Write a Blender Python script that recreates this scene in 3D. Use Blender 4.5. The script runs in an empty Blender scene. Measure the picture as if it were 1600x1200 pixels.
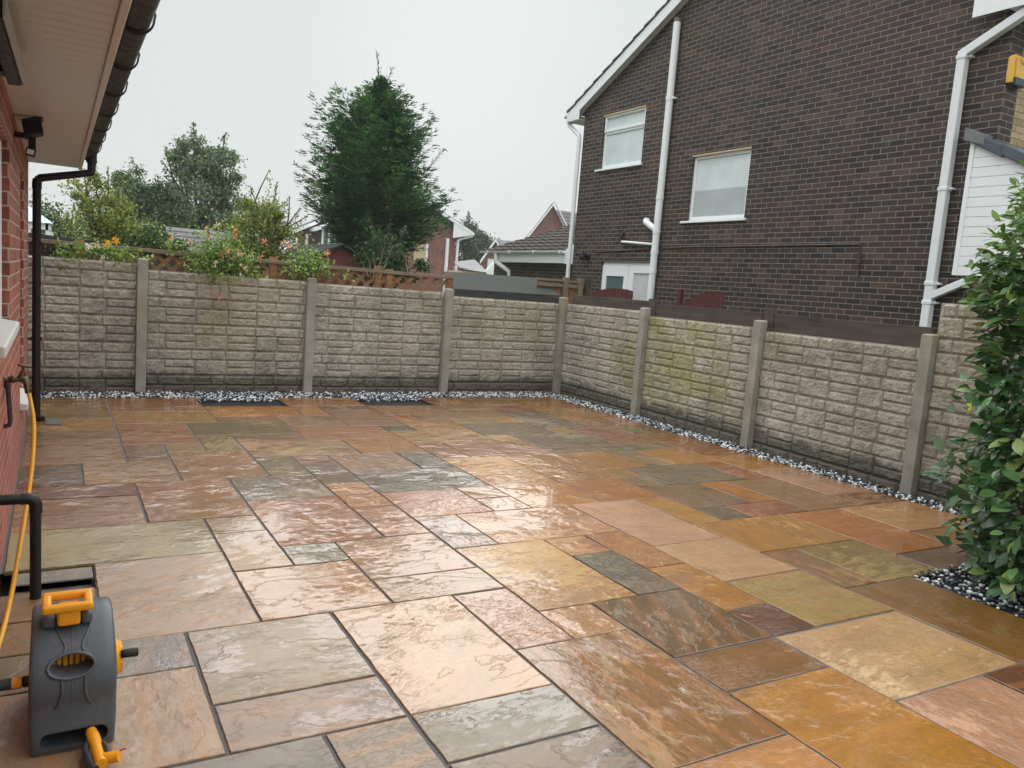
import bpy, math, random
import numpy as np
from mathutils import Vector, Matrix, noise

random.seed(7)
rng = np.random.default_rng(7)
scene = bpy.context.scene
col = scene.collection

# ------------------------------------------------------------------ camera
cam_d = bpy.data.cameras.new('camera')
cam = bpy.data.objects.new('camera', cam_d)
col.objects.link(cam)
cam_d.sensor_width = 36.0
cam_d.lens = 36.0 * 1213.5 / 1600.0
cam_d.clip_start = 0.05
cam_d.clip_end = 2000.0
RGT = Vector((0.8622155584920307, -0.5005478282586854, 0.07769300045557088))
UPV = Vector((-0.005862669395743841, 0.14350792328158485, 0.9896318027746294))
FWD = Vector((0.5065076108034625, 0.8537314259068366, -0.12080021778642493))
mw = Matrix((RGT, UPV, -FWD)).transposed().to_4x4()
mw.translation = Vector((0, 0, 1.492))
cam.matrix_world = mw
scene.camera = cam

# ------------------------------------------------------------------ light
SUN_EL, SUN_AZ = math.radians(20), math.radians(27)
world = bpy.data.worlds.new('World')
scene.world = world
world.use_nodes = True
wn = world.node_tree
wn.nodes.clear()
w_out = wn.nodes.new('ShaderNodeOutputWorld')
w_bg = wn.nodes.new('ShaderNodeBackground')
w_sky = wn.nodes.new('ShaderNodeTexSky')
w_sky.sky_type = 'NISHITA'
w_sky.sun_disc = False
w_sky.sun_elevation = SUN_EL
w_sky.sun_rotation = SUN_AZ
w_sky.dust_density = 6.0
w_sky.air_density = 1.0
w_hsv = wn.nodes.new('ShaderNodeHueSaturation')
w_hsv.inputs['Saturation'].default_value = 0.12
w_hsv.inputs['Value'].default_value = 1.0
w_tc = wn.nodes.new('ShaderNodeTexCoord')
w_sep = wn.nodes.new('ShaderNodeSeparateXYZ')
w_ramp = wn.nodes.new('ShaderNodeValToRGB')
w_noi = wn.nodes.new('ShaderNodeTexNoise')
w_noi.inputs['Scale'].default_value = 1.6
w_noi.inputs['Detail'].default_value = 3.0
w_mr = wn.nodes.new('ShaderNodeMapRange')
w_mr.inputs['From Min'].default_value = 0.3
w_mr.inputs['From Max'].default_value = 0.7
w_mr.inputs['To Min'].default_value = 0.94
w_mr.inputs['To Max'].default_value = 1.05
w_mul = wn.nodes.new('ShaderNodeMix'); w_mul.data_type = 'RGBA'; w_mul.blend_type = 'MULTIPLY'
w_mul.inputs[0].default_value = 1.0
w_mix = wn.nodes.new('ShaderNodeMix'); w_mix.data_type = 'RGBA'
w_mix.inputs[0].default_value = 0.012
# overcast dome: luminance rises from the horizon to the zenith (values are x10, the background strength is 0.1)
els = w_ramp.color_ramp.elements
els[0].position = 0.0; els[0].color = (7.6, 7.75, 7.65, 1)
els[1].position = 1.0; els[1].color = (29.0, 29.3, 29.4, 1)
e = els.new(0.35); e.color = (7.0, 7.45, 7.45, 1)
e = els.new(0.50); e.color = (19.5, 19.7, 19.7, 1)
wl = wn.links.new
wl(w_tc.outputs['Generated'], w_sep.inputs[0])
wl(w_sep.outputs['Z'], w_ramp.inputs[0])
wl(w_tc.outputs['Generated'], w_noi.inputs['Vector'])
wl(w_noi.outputs['Fac'], w_mr.inputs['Value'])
wl(w_ramp.outputs[0], w_mul.inputs[6])
wl(w_mr.outputs[0], w_mul.inputs[7])
wl(w_sky.outputs[0], w_hsv.inputs['Color'])
wl(w_mul.outputs[2], w_mix.inputs[6])
wl(w_hsv.outputs[0], w_mix.inputs[7])
wl(w_mix.outputs[2], w_bg.inputs['Color'])
w_bg.inputs['Strength'].default_value = 0.1
wl(w_bg.outputs[0], w_out.inputs['Surface'])

sun_d = bpy.data.lights.new('sun', 'SUN')
sun_d.energy = 0.5
sun_d.angle = math.radians(34)
sun_d.color = (1.0, 0.96, 0.9)
sun = bpy.data.objects.new('sun', sun_d)
col.objects.link(sun)
sv = Vector((math.sin(SUN_AZ) * math.cos(SUN_EL), math.cos(SUN_AZ) * math.cos(SUN_EL), math.sin(SUN_EL)))
sun.rotation_euler = sv.to_track_quat('Z', 'Y').to_euler()

scene.view_settings.view_transform = 'Standard'
scene.view_settings.look = 'None'
scene.view_settings.exposure = 0.0
scene.view_settings.gamma = 1.0
scene.render.engine = 'CYCLES'
scene.cycles.max_bounces = 8
scene.cycles.use_denoising = True

# ------------------------------------------------------------------ node helper
def lin(r, g, b):
    f = lambda c: (c / 255 / 12.92) if c / 255 <= 0.04045 else ((c / 255 + 0.055) / 1.055) ** 2.4
    return (f(r), f(g), f(b), 1.0)

class G:
    def __init__(s, name):
        s.m = bpy.data.materials.new(name)
        s.m.use_nodes = True
        s.t = s.m.node_tree
        s.t.nodes.clear()
        s.out = s.t.nodes.new('ShaderNodeOutputMaterial')
    def put(s, sock, v):
        if isinstance(v, bpy.types.NodeSocket):
            s.t.links.new(v, sock)
        else:
            sock.default_value = v
    def n(s, typ, props=None, idx=None, **kw):
        nd = s.t.nodes.new('ShaderNode' + typ)
        for k, v in (props or {}).items():
            setattr(nd, k, v)
        for k, v in kw.items():
            s.put(nd.inputs[k.replace('_', ' ')], v)
        for k, v in (idx or {}).items():
            s.put(nd.inputs[k], v)
        return nd
    def math(s, op, a, b=0.0, c=0.0, clamp=False):
        return s.n('Math', {'operation': op, 'use_clamp': clamp}, {0: a, 1: b, 2: c}).outputs[0]
    def mix(s, f, a, b, mode='MIX'):
        return s.n('Mix', {'data_type': 'RGBA', 'blend_type': mode}, {0: f, 6: a, 7: b}).outputs[2]
    def ramp(s, f, *stops):
        nd = s.n('ValToRGB', None, {0: f})
        el = nd.color_ramp.elements
        while len(el) < len(stops):
            el.new(0.5)
        for e, (p, c) in zip(el, stops):
            e.position = p
            e.color = c if len(c) == 4 else (*c, 1)
        return nd.outputs[0]
    def step(s, v, a, b, to0=0.0, to1=1.0):
        return s.n('MapRange', {'interpolation_type': 'SMOOTHSTEP'}, Value=v, From_Min=a, From_Max=b, To_Min=to0, To_Max=to1).outputs[0]
    def noise(s, vec, scale, detail=4.0, rough=0.55, dist=0.0):
        return s.n('TexNoise', None, Vector=vec, Scale=scale, Detail=detail, Roughness=rough, Distortion=dist).outputs['Fac']
    def map(s, vec, scale=(1, 1, 1), loc=(0, 0, 0)):
        return s.n('Mapping', None, Vector=vec, Scale=scale, Location=loc).outputs[0]
    def pos(s):
        return s.n('NewGeometry').outputs['Position']
    def uv(s):
        return s.n('TexCoord').outputs['UV']
    def attr(s, name):
        return s.n('Attribute', {'attribute_name': name})
    def bump(s, h, strength=0.5, dist=0.01, normal=None):
        nd = s.n('Bump', None, Height=h, Strength=strength, Distance=dist)
        if normal is not None:
            s.put(nd.inputs['Normal'], normal)
        return nd.outputs[0]
    def bsdf(s, **kw):
        nd = s.n('BsdfPrincipled', None, **kw)
        s.t.links.new(nd.outputs[0], s.out.inputs['Surface'])
        return s.m

def plain(name, rgb, rough=0.5, var=0.12, scale=8.0, spec=0.5, bump=0.0, metal=0.0):
    g = G(name)
    p = g.n('TexCoord').outputs['Object']
    f = g.noise(p, scale, 5)
    c = lin(*rgb)
    lo = tuple(x * (1 - var) for x in c[:3]) + (1,)
    hi = tuple(min(1, x * (1 + var)) for x in c[:3]) + (1,)
    colr = g.ramp(f, (0.3, lo), (0.7, hi))
    kw = dict(Base_Color=colr, Roughness=g.step(f, 0.3, 0.7, rough * 0.85, min(1, rough * 1.15)), Metallic=metal, Specular_IOR_Level=spec)
    if bump:
        kw['Normal'] = g.bump(g.noise(p, scale * 8, 4), bump, 0.004)
    m = g.bsdf(**kw)
    return m

def white_pvc(name='white_plastic', rgb=(222, 226, 228)):
    g = G(name)
    p = g.pos()
    st = g.noise(g.map(p, (6, 6, 1.2)), 2.0, 5, 0.6)
    c = g.mix(g.step(st, 0.60, 0.85, 0.0, 0.25), lin(*rgb), lin(186, 188, 184))
    return g.bsdf(Base_Color=c, Roughness=0.35)

def brick_mat(name, c1, c2, mortar, third=None, damp=0.0, bump=0.6, rough=0.7):
    g = G(name)
    uv = g.uv()
    b = g.n('TexBrick', {'offset': 0.5}, Vector=uv, Scale=1.0, Mortar_Size=0.0052, Mortar_Smooth=0.45, Brick_Width=0.225, Row_Height=0.075,
            Color1=(0, 0, 0, 1), Color2=(1, 1, 1, 1), Mortar=(0.5, 0.5, 0.5, 1), Bias=0.0)
    fac = b.outputs['Fac']
    rnd = b.outputs['Color']
    stops = [(0.0, lin(*c1)), (0.6, lin(*c2))]
    if third:
        stops += [(0.8, lin(*c2)), (1.0, lin(*third))]
    base = g.ramp(rnd, *stops)
    n1 = g.noise(uv, 45, 5, 0.65)
    base = g.mix(1.0, base, g.ramp(n1, (0.3, (0.68, 0.68, 0.68)), (0.7, (1.3, 1.3, 1.3))), 'MULTIPLY')
    n2 = g.noise(uv, 0.8, 4, 0.6)
    base = g.mix(1.0, base, g.ramp(n2, (0.35, (0.85, 0.85, 0.86)), (0.7, (1.2, 1.18, 1.16))), 'MULTIPLY')
    n4 = g.noise(uv, 0.32, 3, 0.6)
    base = g.mix(g.step(n4, 0.45, 0.65, 0.0, 0.22), base, lin(*[min(255, v * 1.45) for v in c2]))
    n5 = g.noise(g.map(uv, (5.0, 0.28, 1.0)), 1.0, 5, 0.65)
    base = g.mix(1.0, base, g.ramp(n5, (0.32, (0.80, 0.80, 0.82)), (0.68, (1.16, 1.15, 1.13))), 'MULTIPLY')
    # light efflorescence smudges with their own outline
    n3 = g.noise(uv, 3.3, 6, 0.7)
    base = g.mix(g.step(n3, 0.58, 0.76, 0.0, 0.34), base, lin(150, 138, 128))
    mort = g.mix(g.noise(uv, 12, 3), lin(*[m * 0.85 for m in mortar]), lin(*[min(255, m * 1.12) for m in mortar]))
    c = g.mix(fac, base, mort)
    h = g.math('SUBTRACT', g.math('MULTIPLY', n1, 0.25), fac)
    return g.bsdf(Base_Color=c, Roughness=rough, Normal=g.bump(h, bump, 0.006))

def slab_mat():
    g = G('wet_sandstone')
    uv = g.uv()
    pos = g.pos()
    a_col = g.attr('slab_color').outputs['Color']
    var = g.n('SeparateColor', None, Color=g.attr('slab_var').outputs['Color'])
    v_r, v_g, v_b = var.outputs[0], var.outputs[1], var.outputs[2]
    st = g.map(uv, (1.0, 2.6, 1.0))
    n_layer = g.noise(g.map(uv, (1.0, 1.7, 1.0)), 1.5, 9, 0.58, 0.25)
    n_fine = g.noise(g.map(uv, (1, 1.6, 1)), 30, 6, 0.72)
    n_mid = g.noise(st, 6.0, 7, 0.62, 0.2)
    n_t = g.math('MULTIPLY', g.noise(g.map(uv, (0.8, 2.0, 1.0)), 4.0, 9, 0.66, 0.3), 13.0)
    n_rip = g.math('ADD', g.math('FLOOR', n_t), g.math('POWER', g.math('FRACT', n_t), 5.0))
    # riven ledges: the bed height comes down in thin steps
    k = g.math('MULTIPLY', n_layer, 8.0)
    fr = g.math('FRACT', k)
    stepped = g.math('ADD', g.math('FLOOR', k), g.math('POWER', fr, 12.0))
    ledge = g.step(fr, 0.955, 1.0)
    h_all = g.math('ADD', g.math('ADD', g.math('MULTIPLY', stepped, 0.20), g.math('MULTIPLY', n_mid, 0.9)), g.math('MULTIPLY', n_fine, 0.30))
    # colour: bed tint, iron bands, speckle
    tint = g.ramp(g.noise(st, 2.6, 6, 0.6, 0.6), (0.28, (0.78, 0.77, 0.77)), (0.5, (1.0, 1.0, 1.0)), (0.75, (1.22, 1.17, 1.08)))
    c = g.mix(1.0, a_col, tint, 'MULTIPLY')
    wv = g.n('TexWave', {'wave_type': 'BANDS', 'bands_direction': 'Y'}, Vector=g.map(uv, (0.6, 1.3, 1)), Scale=1.7, Distortion=5.0, Detail=3.0, Detail_Scale=0.8).outputs['Fac']
    band = g.math('MULTIPLY', g.step(wv, 0.62, 0.95), g.step(v_b, 0.45, 0.75))
    c = g.mix(g.math('MULTIPLY', band, 0.40), c, lin(184, 128, 66))
    pink = g.math('MULTIPLY', g.step(g.noise(st, 1.3, 4, 0.5), 0.5, 0.68), g.step(v_r, 0.4, 0.7))
    c = g.mix(g.math('MULTIPLY', pink, 0.22), c, lin(172, 132, 110))
    c = g.mix(1.0, c, g.ramp(n_fine, (0.3, (0.78, 0.78, 0.78)), (0.7, (1.2, 1.2, 1.2))), 'MULTIPLY')
    c = g.mix(g.math('MULTIPLY', g.math('MULTIPLY', ledge, g.step(g.noise(uv, 1.9, 3), 0.42, 0.6)), 0.55), c, lin(84, 58, 40))
    # standing water film against merely damp stone
    wp = g.noise(pos, 0.95, 4, 0.55)
    rag = g.noise(st, 7.0, 9, 0.74)
    sp = g.n('SeparateXYZ', None, Vector=pos).outputs
    # the near left of the terrace has begun to dry; the rest still stands wet
    drain = g.step(g.math('ADD', g.math('MULTIPLY', sp[0], 0.5), g.math('MULTIPLY', sp[1], 0.35)), 1.15, 1.95, -0.13, 0.14)
    wet = g.step(g.math('ADD', g.math('ADD', g.math('ADD', wp, drain), g.math('MULTIPLY', g.math('SUBTRACT', rag, 0.5), 0.95)), g.math('MULTIPLY', g.math('SUBTRACT', v_g, 0.5), 0.20)), 0.44, 0.52)
    damp_c = g.mix(0.26, c, g.mix(0.5, c, lin(214, 190, 164)))
    wet_c = g.mix(1.0, c, (0.80, 0.70, 0.58, 1), 'MULTIPLY')
    c2 = g.mix(1.0, g.mix(wet, damp_c, wet_c), (0.80, 0.755, 0.69, 1), 'MULTIPLY')
    nb = g.bump(h_all, 0.55, 0.006)
    # the film smooths the stone but still ripples over the riven bed, more on some stones than on others
    amp = g.step(g.math('ADD', g.noise(pos, 1.6, 4, 0.6), g.math('MULTIPLY', g.math('SUBTRACT', v_r, 0.5), 0.22)), 0.46, 0.62, 0.08, 0.85)
    h_film = g.math('ADD', g.math('MULTIPLY', g.math('ADD', g.math('MULTIPLY', n_rip, 0.14), g.math('MULTIPLY', n_mid, 0.10)), amp), g.math('MULTIPLY', stepped, 0.15))
    nf = g.bump(h_film, 1.0, 0.010)
    return g.bsdf(Base_Color=c2, Roughness=0.45, Normal=nb, IOR=1.4,
                  Coat_Weight=g.math('ADD', g.math('MULTIPLY', wet, 0.55), 0.45),
                  Coat_Roughness=g.math('ADD', g.math('MULTIPLY', g.math('SUBTRACT', 1.0, wet), 0.22), 0.015),
                  Coat_IOR=1.68, Coat_Normal=nf)

def concrete_wall_mat():
    g = G('rockfaced_concrete')
    pos = g.pos()
    n1 = g.noise(pos, 2.2, 6, 0.6)
    n2 = g.noise(pos, 60, 5, 0.7)
    n3 = g.noise(pos, 14, 5, 0.6)
    c = g.ramp(n1, (0.3, lin(134, 128, 117)), (0.5, lin(162, 156, 143)), (0.7, lin(186, 180, 167)))
    c = g.mix(1.0, c, g.ramp(n2, (0.3, (0.62, 0.62, 0.62)), (0.7, (1.3, 1.3, 1.3))), 'MULTIPLY')
    c = g.mix(1.0, c, g.ramp(n3, (0.3, (0.80, 0.80, 0.79)), (0.7, (1.14, 1.14, 1.14))), 'MULTIPLY')
    # pink-brown washes and lichen specks
    c = g.mix(g.step(g.noise(pos, 1.1, 3), 0.52, 0.7, 0, 0.3), c, lin(140, 122, 108))
    c = g.mix(g.step(g.noise(pos, 75, 2), 0.70, 0.76, 0, 0.8), c, lin(205, 202, 190))
    sep = g.n('SeparateXYZ', None, Vector=pos)
    x, y, z = sep.outputs
    # algae patch on the right-hand fence, with white salts inside
    right = g.step(x, 6.2, 6.3)
    dy = g.math('SUBTRACT', y, 7.3)
    dz = g.math('SUBTRACT', z, 0.72)
    rr = g.math('ADD', g.math('MULTIPLY', g.math('MULTIPLY', dy, dy), 0.55), g.math('MULTIPLY', g.math('MULTIPLY', dz, dz), 1.3))
    patch = g.math('ADD', rr, g.math('MULTIPLY', g.math('SUBTRACT', g.noise(pos, 2.4, 8, 0.72), 0.5), 3.6))
    alg = g.math('MULTIPLY', g.step(patch, 0.85, -0.2), right)
    c = g.mix(g.math('MULTIPLY', alg, 0.68), c, lin(146, 146, 80))
    salt = g.math('MULTIPLY', g.step(g.noise(g.map(pos, (1, 1, 1.3), (3, 1, 0)), 1.9, 6, 0.65), 0.54, 0.68), g.math('MULTIPLY', right, g.step(rr, 1.0, 0.2)))
    c = g.mix(g.math('MULTIPLY', salt, 0.6), c, lin(196, 192, 184))
    faint = g.step(g.noise(g.map(pos, (1, 1, 1), (7, 2, 5)), 0.75, 6, 0.65), 0.5, 0.68, 0, 0.4)
    c = g.mix(faint, c, lin(136, 132, 84))
    # soaked bottom board with a ragged tide line
    tide = g.math('ADD', z, g.math('MULTIPLY', g.math('SUBTRACT', g.noise(g.map(pos, (1.5, 1.5, 0.6)), 2.0, 6, 0.7), 0.5), 0.30))
    wet = g.step(tide, 0.27, 0.13)
    c = g.mix(g.math('MULTIPLY', wet, 0.8), c, lin(58, 54, 44))
    h = g.math('ADD', g.math('MULTIPLY', g.noise(pos, 22, 6, 0.65), 0.9), g.math('MULTIPLY', n2, 0.35))
    return g.bsdf(Base_Color=c, Roughness=g.math('SUBTRACT', 0.85, g.math('MULTIPLY', wet, 0.35)), Normal=g.bump(h, 1.0, 0.022))

def post_mat():
    g = G('concrete_post')
    pos = g.pos()
    c = g.ramp(g.noise(pos, 4, 5), (0.3, lin(130, 126, 116)), (0.7, lin(164, 160, 149)))
    n2 = g.noise(pos, 90, 4, 0.7)
    c = g.mix(1.0, c, g.ramp(n2, (0.3, (0.7, 0.7, 0.7)), (0.7, (1.2, 1.2, 1.2))), 'MULTIPLY')
    c = g.mix(g.step(g.noise(pos, 1.5, 5), 0.5, 0.68, 0, 0.5), c, lin(136, 130, 84))
    c = g.mix(g.step(g.noise(pos, 50, 2), 0.70, 0.76, 0, 0.7), c, lin(200, 198, 188))
    return g.bsdf(Base_Color=c, Roughness=0.85, Normal=g.bump(n2, 0.5, 0.006))

def wood_mat(name, rgb, rgb2, axis=0, rough=0.7):
    g = G(name)
    p = g.n('TexCoord').outputs['Object']
    sc = [22.0, 22.0, 22.0]
    sc[axis] = 1.4
    n = g.noise(g.map(p, tuple(sc)), 1.0, 6, 0.65, 0.4)
    c = g.ramp(n, (0.3, lin(*rgb)), (0.7, lin(*rgb2)))
    c = g.mix(g.step(g.noise(p, 3, 5), 0.5, 0.75, 0, 0.45), c, lin(*[v * 0.55 for v in rgb]))
    return g.bsdf(Base_Color=c, Roughness=rough, Normal=g.bump(n, 0.35, 0.004))

def leaf_mat(name, gloss=0.45, trans=0.28):
    g = G(name)
    c = g.attr('leaf_color').outputs['Color']
    p = g.pos()
    c = g.mix(1.0, c, g.ramp(g.noise(p, 3.0, 3), (0.3, (0.78, 0.8, 0.78)), (0.7, (1.2, 1.2, 1.15))), 'MULTIPLY')
    b = g.n('BsdfPrincipled', None, Base_Color=c, Roughness=gloss)
    t = g.n('BsdfTranslucent', None, Color=g.mix(1.0, c, (1.3, 1.5, 0.7, 1), 'MULTIPLY'))
    mx = g.n('MixShader', None, {0: trans, 1: b.outputs[0], 2: t.outputs[0]})
    g.t.links.new(mx.outputs[0], g.out.inputs['Surface'])
    return g.m

def glass_mat(name, rgb, rough=0.08, dim=0.6):
    g = G(name)
    p = g.pos()
    c = g.ramp(g.noise(p, 3.0, 4), (0.3, lin(*[v * 0.93 for v in rgb])), (0.7, lin(*rgb)))
    return g.bsdf(Base_Color=c, Roughness=rough, IOR=1.52, Normal=g.bump(g.noise(p, 60, 3), 0.08, 0.003))

def tile_mat(name, c1, c2, rough=0.6):
    g = G(name)
    uv = g.uv()
    n = g.noise(uv, 5, 5)
    c = g.ramp(n, (0.3, lin(*c1)), (0.7, lin(*c2)))
    c = g.mix(1.0, c, g.ramp(g.noise(uv, 40, 4), (0.3, (0.8, 0.8, 0.8)), (0.7, (1.15, 1.15, 1.15))), 'MULTIPLY')
    return g.bsdf(Base_Color=c, Roughness=rough)

# ------------------------------------------------------------------ mesh helper
def origin(o):
    v = Vector((0, 0, 0))
    while o is not None:
        v = v + o.location
        o = o.parent
    return v

class MB:
    def __init__(s):
        s.v, s.f, s.mi = [], [], []
    def add(s, vs, fs, mi=0):
        b = len(s.v)
        s.v += [tuple(v) for v in vs]
        for f in fs:
            s.f.append([i + b for i in f]); s.mi.append(mi)
        return s
    def box(s, x0, x1, y0, y1, z0, z1, mi=0):
        vs = [(x0, y0, z0), (x1, y0, z0), (x1, y1, z0), (x0, y1, z0), (x0, y0, z1), (x1, y0, z1), (x1, y1, z1), (x0, y1, z1)]
        return s.add(vs, [(0, 3, 2, 1), (4, 5, 6, 7), (0, 1, 5, 4), (1, 2, 6, 5), (2, 3, 7, 6), (3, 0, 4, 7)], mi)
    def obox(s, o, a, b, c, mi=0):
        o, a, b, c = Vector(o), Vector(a), Vector(b), Vector(c)
        vs = [o, o + a, o + a + b, o + b, o + c, o + a + c, o + a + b + c, o + b + c]
        return s.add(vs, [(0, 3, 2, 1), (4, 5, 6, 7), (0, 1, 5, 4), (1, 2, 6, 5), (2, 3, 7, 6), (3, 0, 4, 7)], mi)
    def prism(s, poly, vec, mi=0):
        n = len(poly)
        vec = Vector(vec)
        vs = [Vector(p) for p in poly] + [Vector(p) + vec for p in poly]
        fs = [list(range(n))[::-1], list(range(n, 2 * n))]
        fs += [(i, (i + 1) % n, n + (i + 1) % n, n + i) for i in range(n)]
        return s.add(vs, fs, mi)
    def tube(s, pts, r, n=10, mi=0, caps=True):
        pts = [Vector(p) for p in pts]
        rs = r if isinstance(r, (list, tuple)) else [r] * len(pts)
        up = None
        rings = []
        for i, p in enumerate(pts):
            d = ((pts[min(i + 1, len(pts) - 1)] - pts[i]).normalized() + (pts[i] - pts[max(i - 1, 0)]).normalized())
            d = d.normalized() if d.length > 1e-6 else Vector((0, 0, 1))
            if up is None:
                up = Vector((0, 0, 1)) if abs(d.z) < 0.9 else Vector((1, 0, 0))
            a = d.cross(up)
            if a.length < 1e-4:
                a = d.cross(Vector((0.3, 0.9, 0.2)))
            a.normalize()
            b = a.cross(d).normalized()
            up = b
            rings.append([p + (a * math.cos(t) + b * math.sin(t)) * rs[i] for t in [2 * math.pi * k / n for k in range(n)]])
        vs = [v for rg in rings for v in rg]
        fs = []
        for i in range(len(pts) - 1):
            for k in range(n):
                k2 = (k + 1) % n
                fs.append((i * n + k, i * n + k2, (i + 1) * n + k2, (i + 1) * n + k))
        if caps:
            m0 = len(vs)
            vs = vs + rings[0] + rings[-1]
            fs.append(list(range(m0, m0 + n)))
            fs.append(list(range(m0 + n, m0 + 2 * n))[::-1])
        return s.add(vs, fs, mi)
    def lathe(s, c, axis, prof, n=20, mi=0):
        """prof: (distance along axis, radius)"""
        c, ax = Vector(c), Vector(axis).normalized()
        a = ax.cross(Vector((0, 0, 1)) if abs(ax.z) < 0.9 else Vector((1, 0, 0))).normalized()
        b = ax.cross(a)
        vs = [c + ax * d + (a * math.cos(2 * math.pi * k / n) + b * math.sin(2 * math.pi * k / n)) * r for d, r in prof for k in range(n)]
        fs = [(i * n + k, i * n + (k + 1) % n, (i + 1) * n + (k + 1) % n, (i + 1) * n + k) for i in range(len(prof) - 1) for k in range(n)]
        fs.append(list(range(n))[::-1]); fs.append(list(range((len(prof) - 1) * n, len(prof) * n)))
        return s.add(vs, fs, mi)
    def build(s, name, mat, parent=None, smooth=False, bevel=0.0, seg=2):
        off = origin(parent)
        me = bpy.data.meshes.new(name)
        me.from_pydata([tuple(Vector(v) - off) for v in s.v], [], s.f)
        mats = mat if isinstance(mat, (list, tuple)) else [mat]
        for m in mats:
            me.materials.append(m)
        if len(mats) > 1:
            me.polygons.foreach_set('material_index', s.mi)
            me.update()
        # metre-scaled box UVs
        uvl = me.uv_layers.new(name='UVMap')
        data = np.zeros((len(me.loops), 2), dtype=np.float32)
        for p in me.polygons:
            n = p.normal
            for li in p.loop_indices:
                co = me.vertices[me.loops[li].vertex_index].co + off
                if abs(n.z) > 0.75:
                    data[li] = (co.x, co.y)
                elif abs(n.x) > abs(n.y):
                    data[li] = (co.y, co.z)
                else:
                    data[li] = (co.x, co.z)
        uvl.data.foreach_set('uv', data.ravel())
        if smooth:
            me.polygons.foreach_set('use_smooth', [True] * len(me.polygons))
        o = bpy.data.objects.new(name, me)
        col.objects.link(o)
        o.parent = parent
        if bevel:
            md = o.modifiers.new('bevel', 'BEVEL')
            md.width = bevel; md.segments = seg; md.limit_method = 'ANGLE'
            md.angle_limit = math.radians(40)
        if smooth and bevel:
            pass
        return o

def tag(o, label=None, cat=None, group=None, kind=None):
    if label: o['label'] = label
    if cat: o['category'] = cat
    if group: o['group'] = group
    if kind: o['kind'] = kind
    return o

def empty(name, loc, label, cat, group=None):
    o = bpy.data.objects.new(name, None)
    o.empty_display_size = 0.2
    col.objects.link(o)
    o.location = loc
    return tag(o, label, cat, group)

def np_mesh(name, verts, faces, mat, parent=None, colors=None, smooth=False):
    """verts (N,3), faces (M,k), colors (M,3) per face"""
    off = origin(parent)
    verts = np.asarray(verts, dtype=np.float32) - np.array(off, dtype=np.float32)
    faces = np.asarray(faces, dtype=np.int32)
    me = bpy.data.meshes.new(name)
    M_, k = faces.shape
    me.vertices.add(len(verts)); me.vertices.foreach_set('co', verts.ravel())
    me.loops.add(M_ * k); me.loops.foreach_set('vertex_index', faces.ravel())
    me.polygons.add(M_)
    me.polygons.foreach_set('loop_start', np.arange(0, M_ * k, k, dtype=np.int32))
    me.polygons.foreach_set('loop_total', np.full(M_, k, dtype=np.int32))
    if smooth:
        me.polygons.foreach_set('use_smooth', np.ones(M_, dtype=bool))
    me.update(calc_edges=True)
    if colors is not None:
        at = me.attributes.new('leaf_color', 'FLOAT_COLOR', 'FACE')
        c4 = np.ones((M_, 4), dtype=np.float32); c4[:, :3] = colors
        at.data.foreach_set('color', c4.ravel())
    me.materials.append(mat)
    o = bpy.data.objects.new(name, me)
    col.objects.link(o)
    o.parent = parent
    return o

# ------------------------------------------------------------------ materials
M_slab = slab_mat()
M_wall = concrete_wall_mat()
M_post = post_mat()
M_redbrick = brick_mat('red_brick', (132, 66, 53), (154, 86, 68), (190, 170, 154), third=(102, 54, 47))
M_darkbrick = brick_mat('dark_brown_brick', (28, 24, 25), (54, 43, 39), (140, 128, 117), third=(82, 64, 55))
M_farbrick = brick_mat('russet_brick', (104, 60, 54), (126, 78, 68), (142, 126, 116), bump=0.2)
M_white = white_pvc()
M_whitegloss = white_pvc('white_frame', (232, 236, 238))
M_soffit = white_pvc('soffit_plastic', (216, 215, 213))
M_black = plain('black_plastic', (10, 10, 12), 0.5, 0.2, 20)
M_blackmat = plain('black_rubber', (20, 20, 21), 0.6, 0.2, 20)
def scuffed_grey():
    g = G('grey_plastic')
    p = g.n('TexCoord').outputs['Object']
    c = g.mix(g.noise(p, 6, 5), lin(66, 72, 78), lin(90, 97, 103))
    dust = g.step(g.noise(g.map(p, (1, 1, 0.5)), 11, 8, 0.72), 0.54, 0.74, 0, 0.5)
    c = g.mix(dust, c, lin(128, 130, 128))
    scr = g.step(g.noise(g.map(p, (14, 14, 2.5), (3, 1, 2)), 9, 4, 0.6), 0.68, 0.74, 0, 0.45)
    c = g.mix(scr, c, lin(150, 152, 152))
    drops = g.n('TexVoronoi', {'feature': 'F1'}, Vector=p, Scale=130.0).outputs['Distance']
    keep = g.step(g.noise(p, 28, 3), 0.52, 0.62)
    dh = g.math('MULTIPLY', g.step(drops, 0.32, 0.10), keep)
    r = g.math('SUBTRACT', g.math('ADD', 0.40, g.math('MULTIPLY', dust, 0.4)), g.math('MULTIPLY', dh, 0.25))
    return g.bsdf(Base_Color=c, Roughness=r, Normal=g.bump(g.math('ADD', g.math('MULTIPLY', g.noise(p, 160, 3), 0.15), dh), 0.6, 0.0016))
M_grey = scuffed_grey()
M_darkgrey = plain('dark_grey_plastic', (52, 56, 60), 0.45, 0.12, 14)
M_yellow = plain('yellow_plastic', (236, 160, 24), 0.38, 0.06, 10)
M_hose = plain('yellow_hose_rubber', (222, 160, 44), 0.42, 0.10, 30)
M_brass = plain('tarnished_brass', (92, 80, 62), 0.42, 0.25, 60, metal=0.7)
M_iron = plain('brown_pipe', (66, 52, 48), 0.5, 0.25, 40)
M_sill = plain('painted_sill', (206, 204, 198), 0.5, 0.06, 20)
M_mortar = plain('dark_mortar', (90, 89, 88), 0.75, 0.22, 30, bump=0.8)
M_soil = plain('black_membrane', (20, 21, 24), 0.7, 0.4, 40, bump=1.0)
M_grass = plain('rough_grass', (72, 84, 48), 0.9, 0.3, 2, bump=1.0)
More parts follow.
